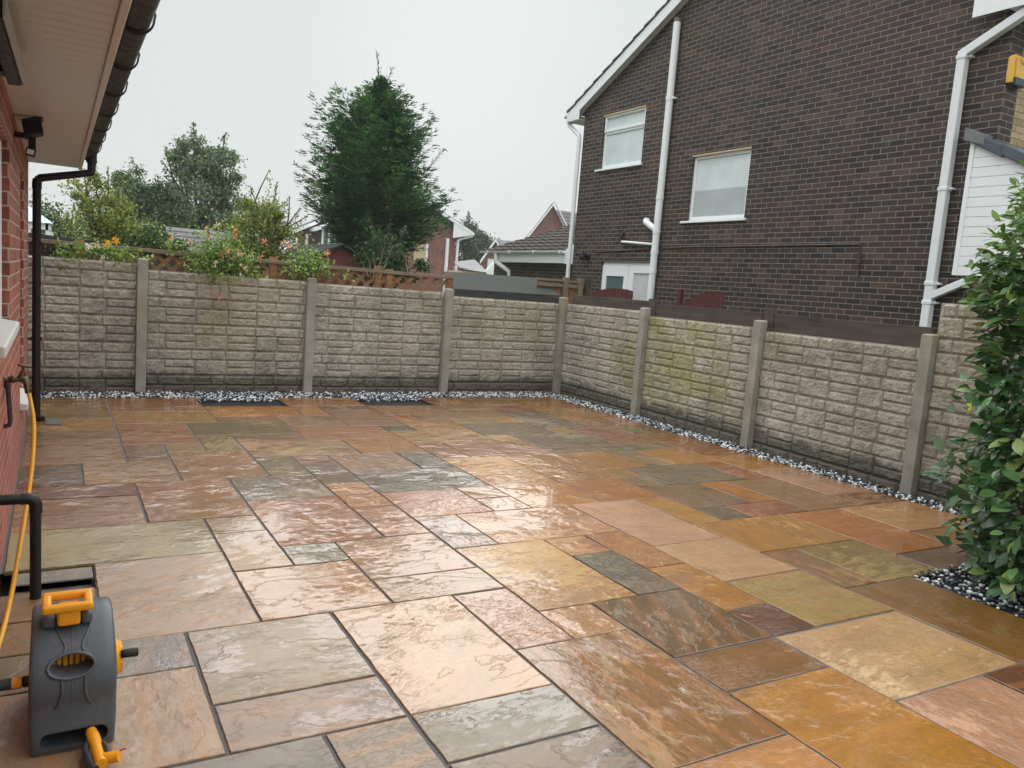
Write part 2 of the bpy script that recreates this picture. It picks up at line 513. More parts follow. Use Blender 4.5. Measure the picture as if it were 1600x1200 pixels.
M_felt = plain('green_grey_roof_felt', (64, 68, 65), 0.9, 0.22, 4, spec=0.12, bump=0.6)
M_feltdark = plain('dark_roof_felt', (48, 50, 50), 0.6, 0.2, 6)
M_slate = tile_mat('dark_roof_tile', (58, 60, 64), (80, 80, 82))
M_brown_tile = tile_mat('brown_roof_tile', (48, 42, 38), (72, 62, 56), 0.85)
M_grey_tile = tile_mat('grey_roof_tile', (98, 98, 102), (128, 126, 130))
M_pink_tile = tile_mat('mauve_roof_tile', (78, 72, 76), (102, 94, 98), 0.85)
M_trellis = wood_mat('trellis_timber', (112, 80, 48), (150, 110, 68), 0)
M_greywood = wood_mat('weathered_timber', (104, 90, 74), (140, 124, 104), 0)
M_darkwood = wood_mat('dark_stained_board', (50, 43, 40), (84, 74, 66), 1)
M_redwood = wood_mat('dark_red_panel', (70, 28, 26), (92, 40, 34), 2)
M_maroon = wood_mat('maroon_shed_board', (92, 40, 40), (112, 52, 50), 0)
M_leaf = leaf_mat('leaf')
M_leafgloss = leaf_mat('glossy_leaf', 0.26, 0.14)
M_needle = leaf_mat('needle', 0.6, 0.22)
M_petal = leaf_mat('petal', 0.6, 0.4)
M_bark = wood_mat('bark', (62, 52, 42), (98, 84, 68), 2, 0.9)
M_glass_pale = glass_mat('obscured_glass', (214, 225, 227), 0.22)
M_glass_dark = glass_mat('dark_glass', (92, 112, 112), 0.06)
M_blind = plain('roller_blind', (196, 200, 196), 0.7, 0.05, 6)
M_stone = brick_mat('buff_stone', (150, 132, 100), (178, 158, 124), (120, 106, 84), bump=1.0)
M_cream = plain('cream_render', (186, 172, 132), 0.8, 0.1, 3)

# ================================================================== SETTING
MB().box(-150, 150, -60, 260, -0.40, -0.12).build('ground', M_grass)['kind'] = 'structure'

OX, AXX, AXY = 0.167, 0.29983, -0.000255
OY, AYX, AYY = 0.2125, -0.0048, 0.30297
def lat(i, j, z=0.0):
    return Vector((OX + AXX * i + AXY * j, OY + AYX * i + AYY * j, z))

# slab layout measured on the 0.3 m paving module: i0 i1 j0 j1 and stone colour
SLABS = '''
-1 1 7 9 166,130,110;0 1 9 10 108,108,102;-1 0 9 10 84,76,62;-1 0 10 11 118,82,58;-1 0 11 12 122,84,58
0 2 10 13 160,126,116;1 3 8 10 138,126,106;1 3 7 8 138,106,88;0 2 5 7 98,92,82;2 3 5 7 112,98,78
3 5 7 10 190,146,100;3 5 6 7 110,106,94;3 5 4 6 108,94,74;5 7 5 8 138,100,44;5 6 8 10 176,132,98
6 7 8 9 176,130,92;7 9 7 9 112,84,48;7 9 6 7 132,98,54;7 9 3 6 182,122,60;5 7 2 5 188,140,98
9 12 5 7 200,164,128;9 11 3 5 180,146,126;11 13 3 5 108,74,54;12 14 5 8 134,94,54;10 12 7 9 162,138,92
9 10 7 8 112,68,48;9 10 8 10 176,118,56;9 10 10 12 172,112,50;8 9 9 11 104,90,66;8 9 11 12 164,104,64
6 8 9 12 178,126,66;7 10 12 14 176,132,86;6 7 12 14 132,126,112;10 12 11 14 196,160,130;10 12 9 11 196,154,120
12 13 12 14 176,122,58;13 14 12 13 102,92,66;12 15 10 12 172,118,58;14 16 12 13 146,86,62;16 18 12 15 136,102,72
15 16 13 15 180,112,54;13 15 13 15 120,100,72;14 17 15 17 106,102,82;13 14 15 16 120,100,58;17 18 15 17 146,82,50
18 20 16 18 180,122,54;18 20 13 16 184,150,126;18 20 12 13 126,80,62;17 20 10 12 192,156,104;15 17 9 12 170,110,54
17 20 8 10 158,106,50;13 15 8 10 136,112,58;12 13 8 10 136,88,58;15 17 8 9 116,82,58;11 13 1 3 140,110,80;9 11 1 3 170,130,90
7 9 1 3 150,110,70;3 5 2 4 120,100,80;0 3 3 5 140,110,84;5 7 0 2 150,120,90;0 3 1 3 120,100,80;3 5 0 2 150,110,70;13 14 3 5 130,90,60;13 14 1 3 150,110,70
-1 1 5 7 118,96,76;-1 0 3 5 120,90,70;-1 0 1 3 140,110,80
-1 1 28 30 140,104,72;-1 1 26 28 136,100,66;1 3 27 30 156,98,48;3 4 28 30 150,100,64;3 4 27 28 156,112,70;1 4 25 27 160,124,82
1 3 22 25 146,98,64;-1 1 24 26 172,134,70;-1 1 23 24 134,100,80;-1 1 20 23 154,116,78;1 2 20 22 134,94,68;2 3 21 22 160,132,110
-1 0 18 20 104,72,48;0 2 18 20 152,112,70;2 4 18 21 160,106,74;-1 1 17 18 138,80,56;-1 1 15 17 150,104,80;1 3 15 18 152,98,52
-1 2 13 15 150,138,116;7 9 28 30 160,108,58;9 10 28 30 160,104,66;4 7 26 28 172,122,58;7 8 26 28 172,122,68;8 10 24 27 140,108,90
8 10 27 28 122,92,72;6 8 24 26 142,116,100;3 6 23 25 116,98,52;4 6 25 26 136,90,62;3 4 21 23 122,106,62;4 6 22 23 120,92,50;4 7 20 22 148,108,58
6 9 22 24 158,104,60;7 9 20 22 158,106,54;9 10 23 24 84,82,70;4 5 18 20 112,100,58;3 5 16 18 102,88,62;5 6 19 20 126,80,52;5 6 17 19 106,92,56
5 6 15 17 170,118,46;6 8 18 20 142,108,98;8 9 18 20 84,70,54;6 9 16 18 96,84,56;3 5 13 16 158,102,58;5 6 13 15 160,100,66;6 8 14 16 166,112,84
8 9 15 16 172,128,94;8 9 14 15 172,130,92;3 4 12 13 130,124,108;4 6 11 13 164,118,92;4 6 10 11 162,120,90;2 4 10 12 172,126,86;2 3 14 15 158,112,78;2 3 12 14 162,116,88
10 12 23 25 154,108,62;10 11 25 26 170,108,56;11 13 25 26 146,116,98;12 14 24 25 156,132,92;14 15 24 25 168,118,62;10 13 26 28 152,108,78
13 15 27 30 144,96,56;13 15 25 27 144,106,60;15 17 28 30 150,98,76;15 17 26 28 136,84,64;17 20 27 30 158,104,56;17 20 25 27 164,112,66
17 18 23 25 146,94,56;18 19 23 25 142,88,52;19 20 23 25 168,130,110;15 17 23 26 112,104,76;15 16 22 23 162,128,66;16 18 20 23 144,98,78
18 20 21 23 130,102,56;18 20 18 21 146,94,54;13 16 20 22 108,100,60;15 16 19 20 110,102,70;16 18 19 20 106,102,74;13 15 19 20 134,102,74
12 15 17 19 166,106,58;12 14 16 17 160,106,58;15 16 17 19 116,98,62;16 18 17 19 174,116,62;11 12 17 19 170,122,58;11 12 16 17 166,116,54
9 11 17 19 172,124,70;9 11 14 17 186,134,76;11 13 14 16 162,108,58;10 13 19 21 154,102,64;9 10 19 21 150,90,56;9 12 21 23 162,114,66
12 13 21 22 174,136,56;12 15 22 24 112,102,64
'''
def build_patio():
    vs, fs, cols, var, uvs = [], [], [], [], []
    cells = set()
    R = random.Random(3)
    for tok in SLABS.replace('\n', ';').split(';'):
        if not tok.strip():
            continue
        i0, i1, j0, j1, c = tok.split()
        i0, i1, j0, j1 = map(int, (i0, i1, j0, j1))
        for a in range(i0, i1):
            for b in range(j0, j1):
                if (a, b) in cells:
                    print('overlap slab', tok, a, b)
                cells.add((a, b))
        rgb = [int(v) for v in c.split(',')]
        rgb[1] += (0.13 if rgb[0] < 166 else 0.07 if rgb[0] < 185 else 0.02) * max(0, rgb[0] - rgb[1])
        if rgb[0] < 190:
            rgb[2] -= 0.30 * max(0, rgb[0] - rgb[2] - 48)
        if j0 >= 13 and i0 < 12:   # the far left stones are the deep orange-brown ones of the batch
            rgb = [rgb[0] * 0.99, rgb[1] * 0.94, rgb[2] * 0.74]
        rgb[1] += 0.05 * max(0, rgb[0] - rgb[1])
        if rgb[0] - rgb[2] < 34:
            rgb = [rgb[0] + 5, rgb[1] + 1, rgb[2] - 4]
        rgb = lin(*[min(255, max(0, v + R.uniform(-5, 5))) for v in rgb])[:3]
        gap = 0.0062
        p00, p11 = lat(i0, j0), lat(i1, j1)
        p10, p01 = lat(i1, j0), lat(i0, j1)
        ex = (p10 - p00).normalized(); ey = (p01 - p00).normalized()
        g4 = [gap + R.uniform(-0.002, 0.004) for _ in range(4)]
        if i0 == -1:
            p00 = p00 - ex * 0.075; p01 = p01 - ex * 0.075
        cor = [p00 + ex * g4[0] + ey * g4[1], p10 - ex * g4[2] + ey * g4[1], p11 - ex * g4[2] - ey * g4[3], p01 + ex * g4[0] - ey * g4[3]]
        ring = []
        for k in range(4):
            a, b = cor[k], cor[(k + 1) % 4]
            L = (b - a).length
            n = max(3, int(L / 0.045))
            nrm = Vector((-(b - a).y, (b - a).x, 0)).normalized()
            for q in range(n):
                t = q / n
                w = 0.0 if q == 0 else 1.0
                ring.append(a.lerp(b, t) + nrm * w * (noise.noise(Vector((a.x * 9 + t * L * 14, a.y * 9, k * 3.1))) * 0.0042))
        cen = sum(ring, Vector()) / len(ring)
        z = R.uniform(-0.0015, 0.0015)
        tilt = (R.uniform(-0.0035, 0.0035), R.uniform(-0.0035, 0.0035))
        n = len(ring)
        def top(p, dz):
            d = p - cen
            return (p.x, p.y, z + dz + d.x * tilt[0] + d.y * tilt[1])
        inner = [cen + (p - cen) * (1 - 0.003 / max(0.1, (p - cen).length)) for p in ring]
        b0 = len(vs)
        lowr = [(p.x, p.y, -0.02) for p in ring]
        mid = [top(p, -0.003) for p in ring]
        inn = [top(p, 0.0) for p in inner]
        vs += lowr + mid + inn
        loc = len(fs)
        fs.append([b0 + 2 * n + k for k in range(n)])
        for k in range(n):
            k2 = (k + 1) % n
            fs.append([b0 + n + k, b0 + n + k2, b0 + 2 * n + k2, b0 + 2 * n + k])
            fs.append([b0 + k, b0 + k2, b0 + n + k2, b0 + n + k])
        v3 = (R.random(), R.random(), R.random())
        # riven grain runs along the slab in most stones
        ang = R.choice([0, 0, 0, 0.15, -0.15, 0.4, 1.2, math.pi / 2])
        off = (R.uniform(0, 60), R.uniform(0, 60))
        ca, sa = math.cos(ang), math.sin(ang)
        for f in fs[loc:]:
            cols.append(rgb); var.append(v3)
            for vi in f:
                x, y = vs[vi][0], vs[vi][1]
                uvs.append((ca * x + sa * y + off[0], -sa * x + ca * y + off[1]))
    me = bpy.data.meshes.new('patio')
    me.from_pydata(vs, [], fs)
    me.update()
    for nm, dat in (('slab_color', cols), ('slab_var', var)):
        at = me.attributes.new(nm, 'FLOAT_COLOR', 'FACE')
        arr = np.ones((len(dat), 4), dtype=np.float32); arr[:, :3] = dat
        at.data.foreach_set('color', arr.ravel())
    ul = me.uv_layers.new(name='UVMap')
    ul.data.foreach_set('uv', np.array(uvs, dtype=np.float32).ravel())
    me.materials.append(M_slab)
    o = bpy.data.objects.new('patio', me)
    col.objects.link(o)
    o['kind'] = 'structure'
    return cells
cells = build_patio()
for j in range(2, 30):
    row = [i for i in range(-1, 20) if (i, j) not in cells and not (j < 8 and i >= 14)]
    if row: print('missing', j, row)

# mortar bed: one sheet per run of paved cells, so that the drain pit and the planting gaps stay open
mb = MB()
for j in range(-20, 30):
    i = -2
    while i < 20:
        def paved(i):
            return ((i, j) in cells) or (j < 2 and i < 14) or (i == -2 and j != 12)
        if paved(i):
            i2 = i
            while i2 < 20 and paved(i2):
                i2 += 1
            a, b, c, d = lat(i, j, -0.007), lat(i2, j, -0.007), lat(i2, j + 1, -0.007), lat(i, j + 1, -0.007)
            mb.add([a, b, c, d], [(0, 1, 2, 3)])
            i = i2
        else:
            i += 1
mb.build('path', M_mortar)['kind'] = 'structure'

# bed under the pebbles
mb = MB()
mb.add([(-1, 9.0, -0.03), (6.7, 9.0, -0.03), (6.7, 9.8, -0.03), (-1, 9.8, -0.03)], [(0, 1, 2, 3)])
mb.add([(5.9, -1, -0.031), (6.7, -1, -0.031), (6.7, 9.05, -0.031), (5.9, 9.05, -0.031)], [(0, 1, 2, 3)])
mb.add([(4.3, -1, -0.032), (5.95, -1, -0.032), (5.95, 2.62, -0.032), (4.3, 2.62, -0.032)], [(0, 1, 2, 3)])
mb.add([lat(3.9, 27.9, -0.029), lat(7.1, 27.9, -0.029), lat(7.1, 30.2, -0.029), lat(3.9, 30.2, -0.029)], [(0, 1, 2, 3)])
mb.add([lat(9.9, 27.9, -0.0295), lat(13.1, 27.9, -0.0295), lat(13.1, 30.2, -0.0295), lat(9.9, 30.2, -0.0295)], [(0, 1, 2, 3)])
mb.build('soil', M_soil)['kind'] = 'structure'

# drain pit beside the waste pipe
mb = MB()
a, b = Vector((-0.165, 3.845, 0)), Vector((0.162, 4.135, 0))
mb.add([(a.x, a.y, -0.045), (b.x, a.y, -0.045), (b.x, b.y - .15, -0.045), (a.x, b.y - .15, -0.045)], [(0, 1, 2, 3)])
mb.add([(a.x, b.y - .15, -0.045), (b.x, b.y - .15, -0.045), (b.x, b.y - .15, -0.012), (a.x, b.y - .15, -0.012)], [(0, 1, 2, 3)])
mb.add([(b.x, a.y, -0.045), (b.x, a.y, -0.01), (b.x, b.y, -0.01), (b.x, b.y, -0.045)], [(0, 1, 2, 3)])
mb.add([(a.x, a.y, -0.045), (b.x, a.y, -0.045), (b.x, a.y, -0.01), (a.x, a.y, -0.01)], [(3, 2, 1, 0)])
mb.box(a.x, b.x - 0.004, b.y - .15, b.y - 0.006, -0.044, -0.004)
o = mb.build('drain_channel', plain('wet_concrete', (126, 120, 110), 0.45, 0.25, 16, bump=0.6), bevel=0.004)
o['kind'] = 'structure'
# little gully stone under the rain pipe
mb = MB().box(-0.08, 0.045, 7.77, 8.05, -0.02, 0.012)
tag(mb.build('gully_cover', plain('grey_gully', (86, 84, 80), 0.5, 0.2, 20, bump=0.6), bevel=0.006),
    'small grey gully block at the foot of the black rain pipe', 'drain cover')

# ---- pebbles: white and slate-black, far too many to count
def pebbles():
    ico_v, ico_f = [], []
    t = (1 + 5 ** 0.5) / 2
    iv = np.array([(-1, t, 0), (1, t, 0), (-1, -t, 0), (1, -t, 0), (0, -1, t), (0, 1, t), (0, -1, -t), (0, 1, -t), (t, 0, -1), (t, 0, 1), (-t, 0, -1), (-t, 0, 1)], dtype=float)
    iv /= np.linalg.norm(iv[0])
    jf = np.array([(0, 11, 5), (0, 5, 1), (0, 1, 7), (0, 7, 10), (0, 10, 11), (1, 5, 9), (5, 11, 4), (11, 10, 2), (10, 7, 6), (7, 1, 8), (3, 9, 4), (3, 4, 2), (3, 2, 6), (3, 6, 8), (3, 8, 9), (4, 9, 5), (2, 4, 11), (6, 2, 10), (8, 6, 7), (9, 8, 1)])
    pts = []
    def strip(x0, x1, y0, y1, dens, keep=lambda x, y: True):
        n = int((x1 - x0) * (y1 - y0) * dens)
        for x, y in zip(rng.uniform(x0, x1, n), rng.uniform(y0, y1, n)):
            if keep(x, y):
                pts.append((x, y))
    rx = lambda y: 6.54 - (9.71 - y) * 0.0235
    strip(-0.25, 6.5, 9.27, 9.72, 2600)
    strip(6.05, 6.5, 2.4, 9.35, 2600, lambda x, y: x < rx(y) and x > 6.165 - (9.3 - y) * 0.0008 - 0.012 and y < 9.31)
    strip(4.36, 6.4, 1.0, 2.6, 1500, lambda x, y: x > 4.365 and x < rx(y))
    # spill into the two planting gaps, ragged
    for i0, i1 in ((4, 7), (10, 13)):
        a, b = lat(i0, 28), lat(i1, 30)
        strip(a.x + .02, b.x - .02, 8.74, 9.3, 2600, lambda x, y: y > 9.06 + 0.10 * noise.noise(Vector((x * 3.1, i0, 0))) + 0.16 * abs((x - a.x) / (b.x - a.x) - 0.55))
    P = np.array(pts)
    n = len(P)
    big = P[:, 1] < 4.5
    size = rng.uniform(0.009, 0.0165, n)
    sx = size * rng.uniform(0.8, 1.5, n); sy = size * rng.uniform(0.7, 1.1, n); sz = size * rng.uniform(0.5, 0.9, n)
    ang = rng.uniform(0, np.pi, n); tx = rng.uniform(-.6, .6, n)
    z = rng.uniform(-0.022, 0.004, n)
    V = iv[None] * np.stack([sx, sy, sz], -1)[:, None, :] * rng.uniform(0.8, 1.2, (n, 12, 1))
    ct, stn = np.cos(tx)[:, None], np.sin(tx)[:, None]
    y2 = V[..., 1] * ct - V[..., 2] * stn; z2 = V[..., 1] * stn + V[..., 2] * ct
    ca, sa = np.cos(ang)[:, None], np.sin(ang)[:, None]
    x3 = V[..., 0] * ca - y2 * sa; y3 = V[..., 0] * sa + y2 * ca
    V = np.stack([x3 + P[:, 0:1], y3 + P[:, 1:2], z2 + z[:, None]], -1)
    F = (jf[None] + (np.arange(n) * 12)[:, None, None]).reshape(-1, 3)
    kind = rng.random(n)
    c = np.where(kind[:, None] < 0.31, np.array([[0.70, 0.72, 0.72]]), np.where(kind[:, None] < 0.43, np.array([[0.28, 0.31, 0.34]]), np.array([[0.020, 0.025, 0.034]])))
    c = c * rng.uniform(0.75, 1.15, (n, 1))
    g = G('pebble')
    m = g.bsdf(Base_Color=g.attr('leaf_color').outputs['Color'], Roughness=0.28)
    o = np_mesh('gravel', V.reshape(-1, 3), F, m, None, np.repeat(c, 20, axis=0), smooth=True)
    o['kind'] = 'stuff'
    tag(o, 'black and white pebble strip along the foot of the concrete fences', 'gravel')
pebbles()

# ================================================================== CONCRETE FENCES
UPPER = [0.13, 0.36, 0.22, 0.16, 0.34, 0.23, 0.30]
LOWER = [('t', 0.20), ('d', 0.33), ('t', 0.36), ('d', 0.33), ('t', 0.26), ('d', 0.30)]
def rock_block(mb, fr, u0, u1, z0, z1, seed, proud=0.0095):
    o, eu, ed = fr
    g = 0.0022
    u0 += g; u1 -= g; z0 += g * .8; z1 -= g * .8
    if u1 - u0 < 0.02 or z1 - z0 < 0.015:
        return
    nu = max(4, int((u1 - u0) / 0.016)); nz = max(3, int((z1 - z0) / 0.016))
    vs = []
    for b in range(nz + 1):
        for a in range(nu + 1):
            tu, tz = a / nu, b / nz
            edge = min(tu * nu, (1 - tu) * nu, tz * nz, (1 - tz) * nz)
            u = u0 + (u1 - u0) * tu; z = z0 + (z1 - z0) * tz
            p = Vector((u * 13 + seed, z * 15, seed * 1.7))
            d = -0.007
            if edge > 0.01:
                d = proud * (0.75 + 0.8 * noise.noise(p) + 0.75 * noise.noise(p * 2.6)) * min(1.0, 0.88 + 0.1 * edge)
                d = max(0.001, d)
            vs.append(o + eu * u + ed * d + Vector((0, 0, z)))
    fs = [(b * (nu + 1) + a, b * (nu + 1) + a + 1, (b + 1) * (nu + 1) + a + 1, (b + 1) * (nu + 1) + a) for b in range(nz) for a in range(nu)]
    mb.add(vs, fs)

def fence_bay(p0, p1, ztop, out, parent, seed, extra=0):
    """rock-faced boards slotted between two posts; each board repeats one mould"""
    eu = (p1 - p0); L = eu.length; eu = eu / L
    ed = Vector(out)
    fr = (p0, eu, ed)
    mb = MB()
    mb.obox(p0 + eu * 0.03 - ed * 0.06 + Vector((0, 0, -0.1)), eu * (L - 0.06), ed * 0.048, Vector((0, 0, ztop + 0.1)))
    nb = 5 + extra
    for k in range(nb):
        z1 = ztop - k * 0.3
        z0 = z1 - 0.296
        zz = max(z0, -0.1)
        flip = False
        for part in (0, 1):
            if part == 0:
                a0, a1 = z1 - 0.118, z1 - 0.006
                u = 0.05 + (0.0)
                q = 0
                while u < L - 0.05:
                    w = UPPER[q % len(UPPER)]
                    rock_block(mb, fr, u, min(u + w, L - 0.05), a0, a1, seed * 3.7 + q * 1.3 + k * 0.9)
                    u += w; q += 1
            else:
                a0, a1 = z0, z1 - 0.118
                if a1 < 0.0:
                    continue
                u = 0.05; q = 0
                while u < L - 0.05:
                    ty, w = LOWER[q % len(LOWER)]
                    u2 = min(u + w, L - 0.05)
                    sd = seed * 2.9 + q * 2.1 + k * 1.7 + 5
                    if ty == 't':
                        rock_block(mb, fr, u, u2, a0, a1, sd)
                    else:
                        m_ = (a0 + a1) / 2
                        rock_block(mb, fr, u, u2, a0, m_, sd, 0.009)
                        rock_block(mb, fr, u, u2, m_, a1, sd + 1, 0.009)
                    u += w; q += 1
    return mb.build('panel', M_wall, parent)

def fence_post(p, ztop, eu, ed, parent, w=0.105):
    mb = MB()
    n = 10
    o = p - eu * (w / 2) - ed * 0.06
    for k in range(n):
        za, zb = -0.15 + (ztop + 0.15 - 0.02) * k / n, -0.15 + (ztop + 0.15 - 0.02) * (k + 1) / n
    mb.obox(o + Vector((0, 0, -0.15)), eu * w, ed * 0.105, Vector((0, 0, ztop + 0.13)))
    q = o + Vector((0, 0, ztop - 0.02))
    mb.add([q, q + eu * w, q + eu * w + ed * 0.105, q + ed * 0.105, q + eu * w * .12 + ed * .012 + Vector((0, 0, .012)), q + eu * w * .88 + ed * .012 + Vector((0, 0, .014)), q + eu * w * .88 + ed * .09 + Vector((0, 0, .010)), q + eu * w * .12 + ed * .09 + Vector((0, 0, .009))],
           [(4, 5, 6, 7), (0, 1, 5, 4), (1, 2, 6, 5), (2, 3, 7, 6), (3, 0, 4, 7)])
    return mb.build('post', M_post, parent, bevel=0.003)

Y = Vector((0, 1, 0)); X = Vector((1, 0, 0)); Z = Vector((0, 0, 1))
back = empty('concrete_fence', (2.7, 9.7, 0), 'tan rock-faced concrete fence at the far end, below the trellis', 'fence', 'concrete garden fences')
bx = [(-1.05, 9.71, 1.50), (0.835, 9.71, 1.520), (2.745, 9.70, 1.445), (4.64, 9.69, 1.440), (6.545, 9.71, 1.440)]
bt = [1.455, 1.392, 1.378, 1.335]
for (x, y, zt) in bx:
    fence_post(Vector((x, y, 0)), zt, X, -Y, back)
for k in range(4):
    fence_bay(Vector((bx[k][0], bx[k][1] + 0.035, 0)), Vector((bx[k + 1][0], bx[k + 1][1] + 0.035, 0)), bt[k], -Y, back, k + 1)

rightf = empty('concrete_fence', (6.45, 6.0, 0), 'tan rock-faced concrete fence with green algae and dark top boards, below the dark brick house', 'fence', 'concrete garden fences')
rp = [(6.545, 9.71, 0), (6.50, 7.77, 1.400), (6.465, 5.83, 1.380), (6.40, 3.91, 1.400), (6.34, 1.98, 1.40)]
rt = [1.345, 1.290, 1.262, 1.66]
for k in range(4):
    a = Vector(rp[k][:2] + (0,)); b = Vector(rp[k + 1][:2] + (0,))
    eu = (b - a).normalized(); ed = Vector((eu.y, -eu.x, 0))
    if ed.x > 0: ed = -ed
    if k:
        fence_post(a, rp[k][2], eu, ed, rightf)
    s = Vector((0.035, 0, 0))
    fence_bay(a + s, b + s, rt[k], ed, rightf, k + 11, 1 if k == 3 else 0)
    if k < 3:
        mb = MB()
        o = a + eu * (-0.02 if k else 0.12) - ed * 0.10 + Z * (rt[k] - 0.03)
        h = (0.165, 0.19, 0.215)[k]
        mb.obox(o, eu * ((b - a).length - (0.03 if k else 0.14)), ed * 0.03, Z * h)
        if k:
            mb.obox(o + eu * (-0.0) + Z * 0.005 - ed * 0.004, eu * 0.14, ed * 0.05, Z * (h + 0.055))
        mb.build('top_board', M_darkwood, rightf, bevel=0.004)

# ================================================================== OWN HOUSE (left)
home = empty('brick_bungalow', (-3.0, 4.0, 0), 'red brick bungalow with white soffit and black gutter at the left edge', 'house')
WX = -0.22
mb = MB()
for (y0, y1, z0, z1) in ((-5, 3.72, -.1, 2.3), (3.72, 5.06, -.1, 1.06), (3.72, 5.06, 2.06, 2.3), (5.06, 6.5, -.1, 2.3), (6.5, 7.17, -.1, .34), (6.5, 7.17, 2.06, 2.3), (7.17, 8.3, -.1, 2.3)):
    mb.box(WX - 0.28, WX, y0, y1, z0, z1)
mb.box(-7.0, WX - 0.281, 8.02, 8.3, -.1, 2.3)
mb.prism([(-7.0, 8.02, 2.3), (WX - .29, 8.02, 2.3), (-3.6, 8.02, 3.95)], (0, 0.28, 0))
mb.build('wall', M_redbrick, home)
mb = MB()
mb.box(-7.3, WX - .3, -5, 8.25, -.09, .05)
mb.build('interior', M_blackmat, home)
for (y0, y1, z0) in ((3.72, 5.06, 1.12), (6.5, 7.17, .42)):
    z1 = 2.06
    x = WX - 0.035
    w = MB()
    for (a, b, c, d) in ((y0, y0 + .07, z0, z1), (y1 - .07, y1, z0, z1), (y0 + .07, y1 - .07, z0, z0 + .07), (y0 + .07, y1 - .07, z1 - .07, z1), (y0 + .62, y0 + .69, z0 + .07, z1 - .07)):
        if d > c and b <= y1:
            w.box(x - .07, x, a, b, c, d)
    fo = w.build('window', M_whitegloss, home, bevel=0.006)
    MB().box(x - .045, x - .04, y0 + .06, y1 - .06, z0 + .06, z1 - .06).build('pane', M_glass_dark, fo)
    s0, s1 = (3.66, 5.0) if y0 < 4 else (6.46, 7.3)
    MB().prism([(WX - .05, s0, z0 - .06), (-0.172, s0, z0 - .06), (-0.172, s0, z0 - .012), (WX - .05, s0, z0 + .006)], (0, s1 - s0, 0)).build('sill', M_sill, fo, bevel=0.008)
mb = MB()
y = -5.0
while y < 8.3:
    mb.box(WX - .05, 0.163, y + .0025, min(y + .0985, 8.298), 2.276, 2.286)
    y += 0.1
mb.box(WX - .1, 0.1645, -5, 8.29, 2.2805, 2.30)
mb.build('soffit', M_soffit, home)
MB().box(0.165, 0.192, -5, 8.31, 2.262, 2.43).build('fascia', M_soffit, home, bevel=0.004)
# half-round gutter
mb = MB()
gx, gz, gr = 0.252, 2.405, 0.056
prof = []
for k in range(13):
    t = math.pi + math.pi * k / 12
    prof.append((gx + gr * math.cos(t), gz + gr * math.sin(t)))
prof2 = [(gx + (gr - .004) * math.cos(math.pi + math.pi * k / 12), gz + (gr - .004) * math.sin(math.pi + math.pi * k / 12)) for k in range(12, -1, -1)]
mb.prism([(a, -5, b) for a, b in prof + prof2], (0, 13.33, 0))
gut = mb.build('gutter', M_black, home)
for k, yb in enumerate([1.5, 2.1, 2.78, 3.42, 4.1, 4.8, 5.5, 6.2, 6.9, 7.55]):
    mb = MB()
    arc = [(gx + (gr + .009) * math.cos(t), yb, gz + (gr + .009) * math.sin(t)) for t in [math.pi + (math.pi) * q / 14 for q in range(15)]]
    hook = arc + [(gx + gr + .013, yb, gz + .016), (gx + gr + .005, yb, gz + .034), (gx + gr - .007, yb, gz + .034)]
    inner = [(gx + (p[0] - gx) * .92, p[1], gz + (p[2] - gz) * .92) for p in arc]
    for q in range(len(hook) - 1):
        a, b = Vector(hook[q]), Vector(hook[q + 1])
        mb.tube([a + Y * .0, b + Y * .0], 0.0045, 6)
        mb.obox(a - Y * .014, b - a, Y * .028, (Vector((gx, yb, gz)) - a).normalized() * 0.004)
    mb.build('bracket', M_black, gut)
# gutter outlet and swan-neck down pipe
mb = MB()
mb.tube([(0.262, 8.02, 2.40), (0.262, 8.02, 2.31)], 0.043, 14)
mb.tube([(0.262, 8.02, 2.335), (0.262, 8.02, 2.235)], 0.034, 14)
mb.tube([(0.262, 8.02, 2.24), (0.255, 8.02, 2.222), (-0.12, 8.0, 2.126), (-0.150, 8.0, 2.10)], 0.034, 14)
mb.tube([(-0.150, 8.0, 2.115), (-0.150, 8.0, 0.03)], 0.034, 14)
mb.tube([(-0.150, 8.0, 2.09), (-0.150, 8.0, 2.03)], 0.038, 14)
mb.tube([(-0.150, 8.0, 0.045), (-0.150, 8.0, 0.018), (-0.10, 7.97, 0.012)], 0.036, 14)
dp = mb.build('downpipe', M_black, home, smooth=False)
for z in (0.72, 1.55):
    MB().box(-0.192, -0.108, 7.985, 8.015, z, z + .03).box(WX, -0.15, 7.995, 8.005, z + .008, z + .022).build('pipe_clip', M_black, dp)
# tiled roof above
mb = MB()
nrow = 13
for k in range(nrow):
    x0 = 0.235 - k * 0.30; z0 = 2.455 + k * 0.30 * 0.49
    mb.obox((x0, -5.1, z0), (-0.36, 0, 0.36 * 0.49 - 0.016), (0, 13.45, 0), (0.006, 0, 0.016))
mb.build('roof', M_slate, home)
# white waste / overflow pipes are separate services fixed to the wall
mb = MB()
mb.tube([(WX - .02, 3.79, 0.448), (-0.10, 3.79, 0.448), (-0.082, 3.79, 0.442), (-0.072, 3.79, 0.42), (-0.070, 3.79, -0.12)], 0.0225, 14)
mb.tube([(-0.125, 3.79, 0.448), (-0.098, 3.79, 0.448), (-0.08, 3.79, 0.44), (-0.071, 3.79, 0.42), (-0.0705, 3.79, 0.385)], 0.0255, 14)
mb.build('waste_pipe', M_black, home, smooth=True)

